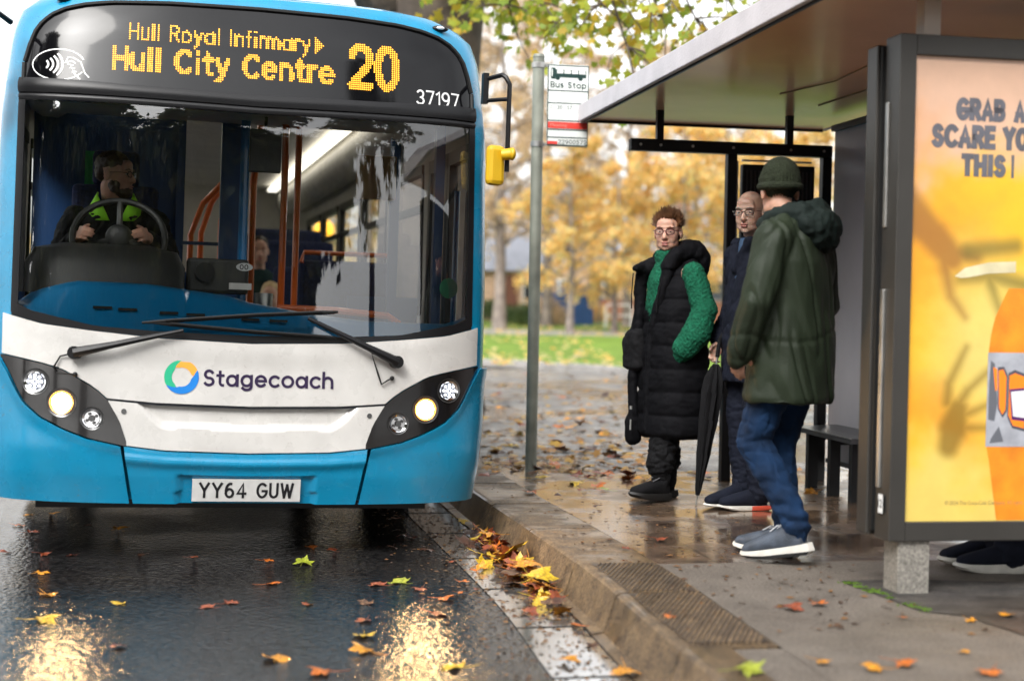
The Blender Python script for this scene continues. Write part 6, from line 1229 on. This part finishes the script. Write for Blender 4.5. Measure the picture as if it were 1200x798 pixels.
for x, y, k, s, lb in ROADL: leaf(G(x, y, ZR + .001), k, s * 1.12, lb, G1, .08)
for x, y, k, s in ((45, 672, 'gold', .12), (312, 657, 'orange', .10), (360, 708, 'rust', .08), (445, 686, 'rust', .13), (430, 708, 'brown', .11), (492, 690, 'rust', .10), (520, 702, 'orange', .12), (510, 720, 'rust', .14), (268, 707, 'rust', .11), (138, 758, 'rust', .09), (225, 653, 'rust', .08), (20, 616, 'orange', .1), (35, 604, 'gold', .1), (36, 624, 'rust', .12), (138, 620, 'gold', .15), (62, 602, 'gold', .1), (104, 617, 'brown', .1), (500, 645, 'brown', .12), (428, 727, 'rust', .11), (365, 642, 'orange', .1), (390, 645, 'rust', .09), (245, 712, 'rust', .1), (168, 650, 'brown', .09), (86, 651, 'rust', .08), (5, 648, 'rust', .1), (50, 650, 'rust', .09), (460, 642, 'brown', .1)):
    leaf(G(x, y, ZR + .001), k, s, {'gold': 'small golden leaf lying on the wet road', 'orange': 'small orange leaf lying on the wet road', 'rust': 'small rust brown leaf lying on the wet road', 'brown': 'dark brown sodden leaf on the wet road'}[k], G1, .06)
# the heap in the gutter and the strip of sodden litter along it
for i in range(112):
    t = rl_.random(); x = 572 + 84 * t + rl_.gauss(0, 11); y = 638 + 66 * t + rl_.gauss(0, 12); p = G(x, y, ZR); kx = kerb_x(p.y) - .11; p.x = min(p.x, kx - .02); p.z = ZR + .006 + .05 * rl_.random() * (1 - min(1, (kx - p.x) / .3))
    k = rl_.choice(['yellow', 'gold', 'orange', 'rust', 'rust', 'brown', 'gold']); leaf(p, k, rl_.uniform(.10, .19), 'fallen %s leaf in the gutter heap against the kerb' % LC[k][1], G2, .35)
for x, y, k, s, lb in ((596, 662, 'yellow', .27, 'large bright yellow leaf on top of the gutter heap'), (628, 692, 'yellow', .23, 'yellow leaf at the lower end of the gutter heap'), (641, 676, 'gold', .21, 'upright golden leaf leaning on the kerb in the heap'), (663, 773, 'gold', .13, 'folded golden leaf on the wet gutter stones'), (745, 788, 'gold', .17, 'golden leaf at the kerb foot at the bottom of the picture'), (692, 732, 'orange', .10, 'orange leaf at the kerb foot below the ribbed kerb'), (583, 640, 'gold', .17, 'golden leaf at the upper end of the gutter heap')):
    p = G(x, y, ZR + .02); kx = kerb_x(p.y) - .12; p.x = min(p.x, kx); p.z = ZR + (.07 if 'heap' in lb else .014); leaf(p, k, s, lb, G2, .2)
for i in range(22):
    y = rl_.uniform(5.6, 9.5); x = kerb_x(y) - rl_.uniform(.12, .55); k = rl_.choice(['brown', 'brown', 'rust', 'orange', 'rust']); leaf((x, y, ZR + .007), k, rl_.uniform(.05, .10), 'small sodden %s leaf in the wet gutter' % LC[k][1], G2, .08)
for x, y, k, s, lb in ((625, 578, 'orange', .15, 'curled orange leaf on the kerb top beside the bus corner'), (785, 722, 'orange', .07, 'small orange leaf on the ribbed kerb'), (958, 707, 'orange', .10, 'orange red leaf on the concrete beside a darker leaf'), (925, 713, 'rust', .13, 'flat dark rust leaf on the concrete in front of the walking man'), (1028, 783, 'gold', .11, 'yellow orange leaf at the bottom of the picture, left of a pair'), (1055, 778, 'orange', .11, 'orange leaf at the bottom of the picture, right of a pair'), (960, 776, 'gold', .08, 'small golden leaf on the concrete at the bottom'), (1130, 764, 'gold', .06, 'tiny golden leaf on the concrete below the poster'), (1160, 787, 'orange', .12, 'orange leaf at the bottom right corner'), (1180, 720, 'gold', .09, 'golden leaf with raised stalk right of the panel leg'), (1136, 726, 'gold', .06, 'small golden leaf on the edge of the dark patch'), (872, 788, 'green', .15, 'yellow green leaf at the bottom beside the kerb end'), (735, 643, 'rust', .08, 'rust leaf on the kerb line by the slabs'), (732, 658, 'orange', .06, 'tiny orange leaf on the ribbed kerb top'), (710, 574, 'green', .12, 'green leaf lying on the slabs left of the woman\'s shoe'), (682, 574, 'rust', .09, 'rust leaf on the slabs left of the green leaf'), (700, 593, 'brown', .08, 'brown leaf on the slabs before the woman'), (1057, 723, 'orange', .05, 'tiny orange leaf on the concrete by the moss'), (655, 581, 'brown', .08, 'dark twig-like leaf on the slabs near the kerb'), (770, 633, 'rust', .11, 'flat rust leaf on the wet slabs before the woman')):
    leaf(G(x, y, .008), k, s, lb, G3, .12)
for i in range(92):
    x = rl_.uniform(562, 770) if i % 5 else rl_.uniform(640, 1010); y = 434 + 130 * rl_.random() ** .7 if i % 5 else rl_.uniform(548, 580); k = rl_.choice(['gold', 'orange', 'gold', 'rust', 'yellow', 'brown']); p = G(x, y, .004)
    if p.y > 25: p.y = 25
    leaf(p, k, rl_.uniform(.10, .20), 'distant %s leaf on the wet paving beyond the stop' % LC[k][1], G4, .2)
mb = MB(); rr = random.Random(9)                # tiny bits of leaf and twig, past counting
for i in range(1600):
    y = rr.uniform(5.0, 24); x = kerb_x(y) + rr.uniform(.05, 3.6 if y > 8 else 1.2); s = rr.uniform(.006, .022) * (1 + (y > 12) * .9); a = rr.uniform(0, 6.28); c = Vector((x, y + .2, .006)); d = Vector((math.cos(a), math.sin(a), 0)); n = Vector((-d.y, d.x, 0))
    mb.add([c - d * s, c + n * s * .5 + Vector((0, 0, .004)), c + d * s, c - n * s * .5], [(0, 1, 2, 3)])
for i in range(1200):
    y = rr.uniform(4.5, 10); x = kerb_x(y) - .1 - abs(rr.gauss(0, .28)); s = rr.uniform(.006, .018); a = rr.uniform(0, 6.28); c = Vector((x, y, ZR + .007)); d = Vector((math.cos(a), math.sin(a), 0)); n = Vector((-d.y, d.x, 0)); mb.add([c - d * s, c + n * s * .5 + Vector((0, 0, .004)), c + d * s, c - n * s * .5], [(0, 1, 2, 3)])
fb = MB()                                       # thick distant leaf cover past counting
for i in range(520):
    p = G(rr.uniform(562, 760), 434 + 120 * rr.random() ** .8, .006)
    if p.y > 25: continue
    add_leaf(fb, p + Vector((0, 0, .006 + .02 * rr.random())), Vector((rr.gauss(0, 1), rr.gauss(0, 1), rr.gauss(0, .12))), Vector((rr.gauss(0, .2), rr.gauss(0, .2), 1)), rr.uniform(.07, .15), 'maple', rr)
palette('old_leaves', [(.16, .07, .02), (.42, .20, .03), (.10, .045, .02), (.50, .30, .04), (.26, .12, .03)], .5, .1)
fo = obj('leaf_cover', fb, MATS['old_leaves'], normals=False); fo['kind'] = 'stuff'
palette('litter_bits', [(.03, .018, .012), (.10, .045, .02), (.20, .09, .02), (.05, .035, .02)], .6, .1)
o = obj('leaf_litter', mb, MATS['litter_bits'], normals=False); o['kind'] = 'stuff'
mb = MB()
for i in range(5200):
    x = rr.uniform(-2, 14); y = rr.uniform(25.5, 62); 
    if y < 44 and x > 2: continue
    if rr.random() > .25 + .75 * (y < 31): continue
    s = rr.uniform(.05, .10); a = rr.uniform(0, 6.28); c = Vector((x, y, zg(x, y) + .02)); d = Vector((math.cos(a), math.sin(a), .3)); n = Vector((-d.y, d.x, .2)); mb.add([c - d * s, c + n * s, c + d * s, c - n * s], [(0, 1, 2, 3)])
o = obj('lawn_leaves', mb, MATS['leaf_gold'], normals=False); o['kind'] = 'stuff'
mb = MB()                                         # moss along the patch edge
for i in range(900):
    t = rr.random() ** 1.2; p = PP[0].lerp(PP[1], t * 2) if t < .5 else PP[1].lerp(PP[2], t * 2 - 1); p = p + Vector((rr.gauss(.015, .018), rr.gauss(.008, .014) , 0)); h = rr.uniform(.004, .013); a = rr.uniform(0, 6.28); d = Vector((math.cos(a), math.sin(a), 0)) * .006
    if p.x < 1.33 or mn.noise(p * 14) < -.05: continue
    mb.add([p - d + Vector((0, 0, .003)), p + d + Vector((0, 0, .003)), p + d * 1.5 + Vector((0, 0, h))], [(0, 1, 2)])
o = obj('moss', mb, mat('moss_green', (.09, .17, .012), .9, .3, 30), normals=False); o['kind'] = 'stuff'
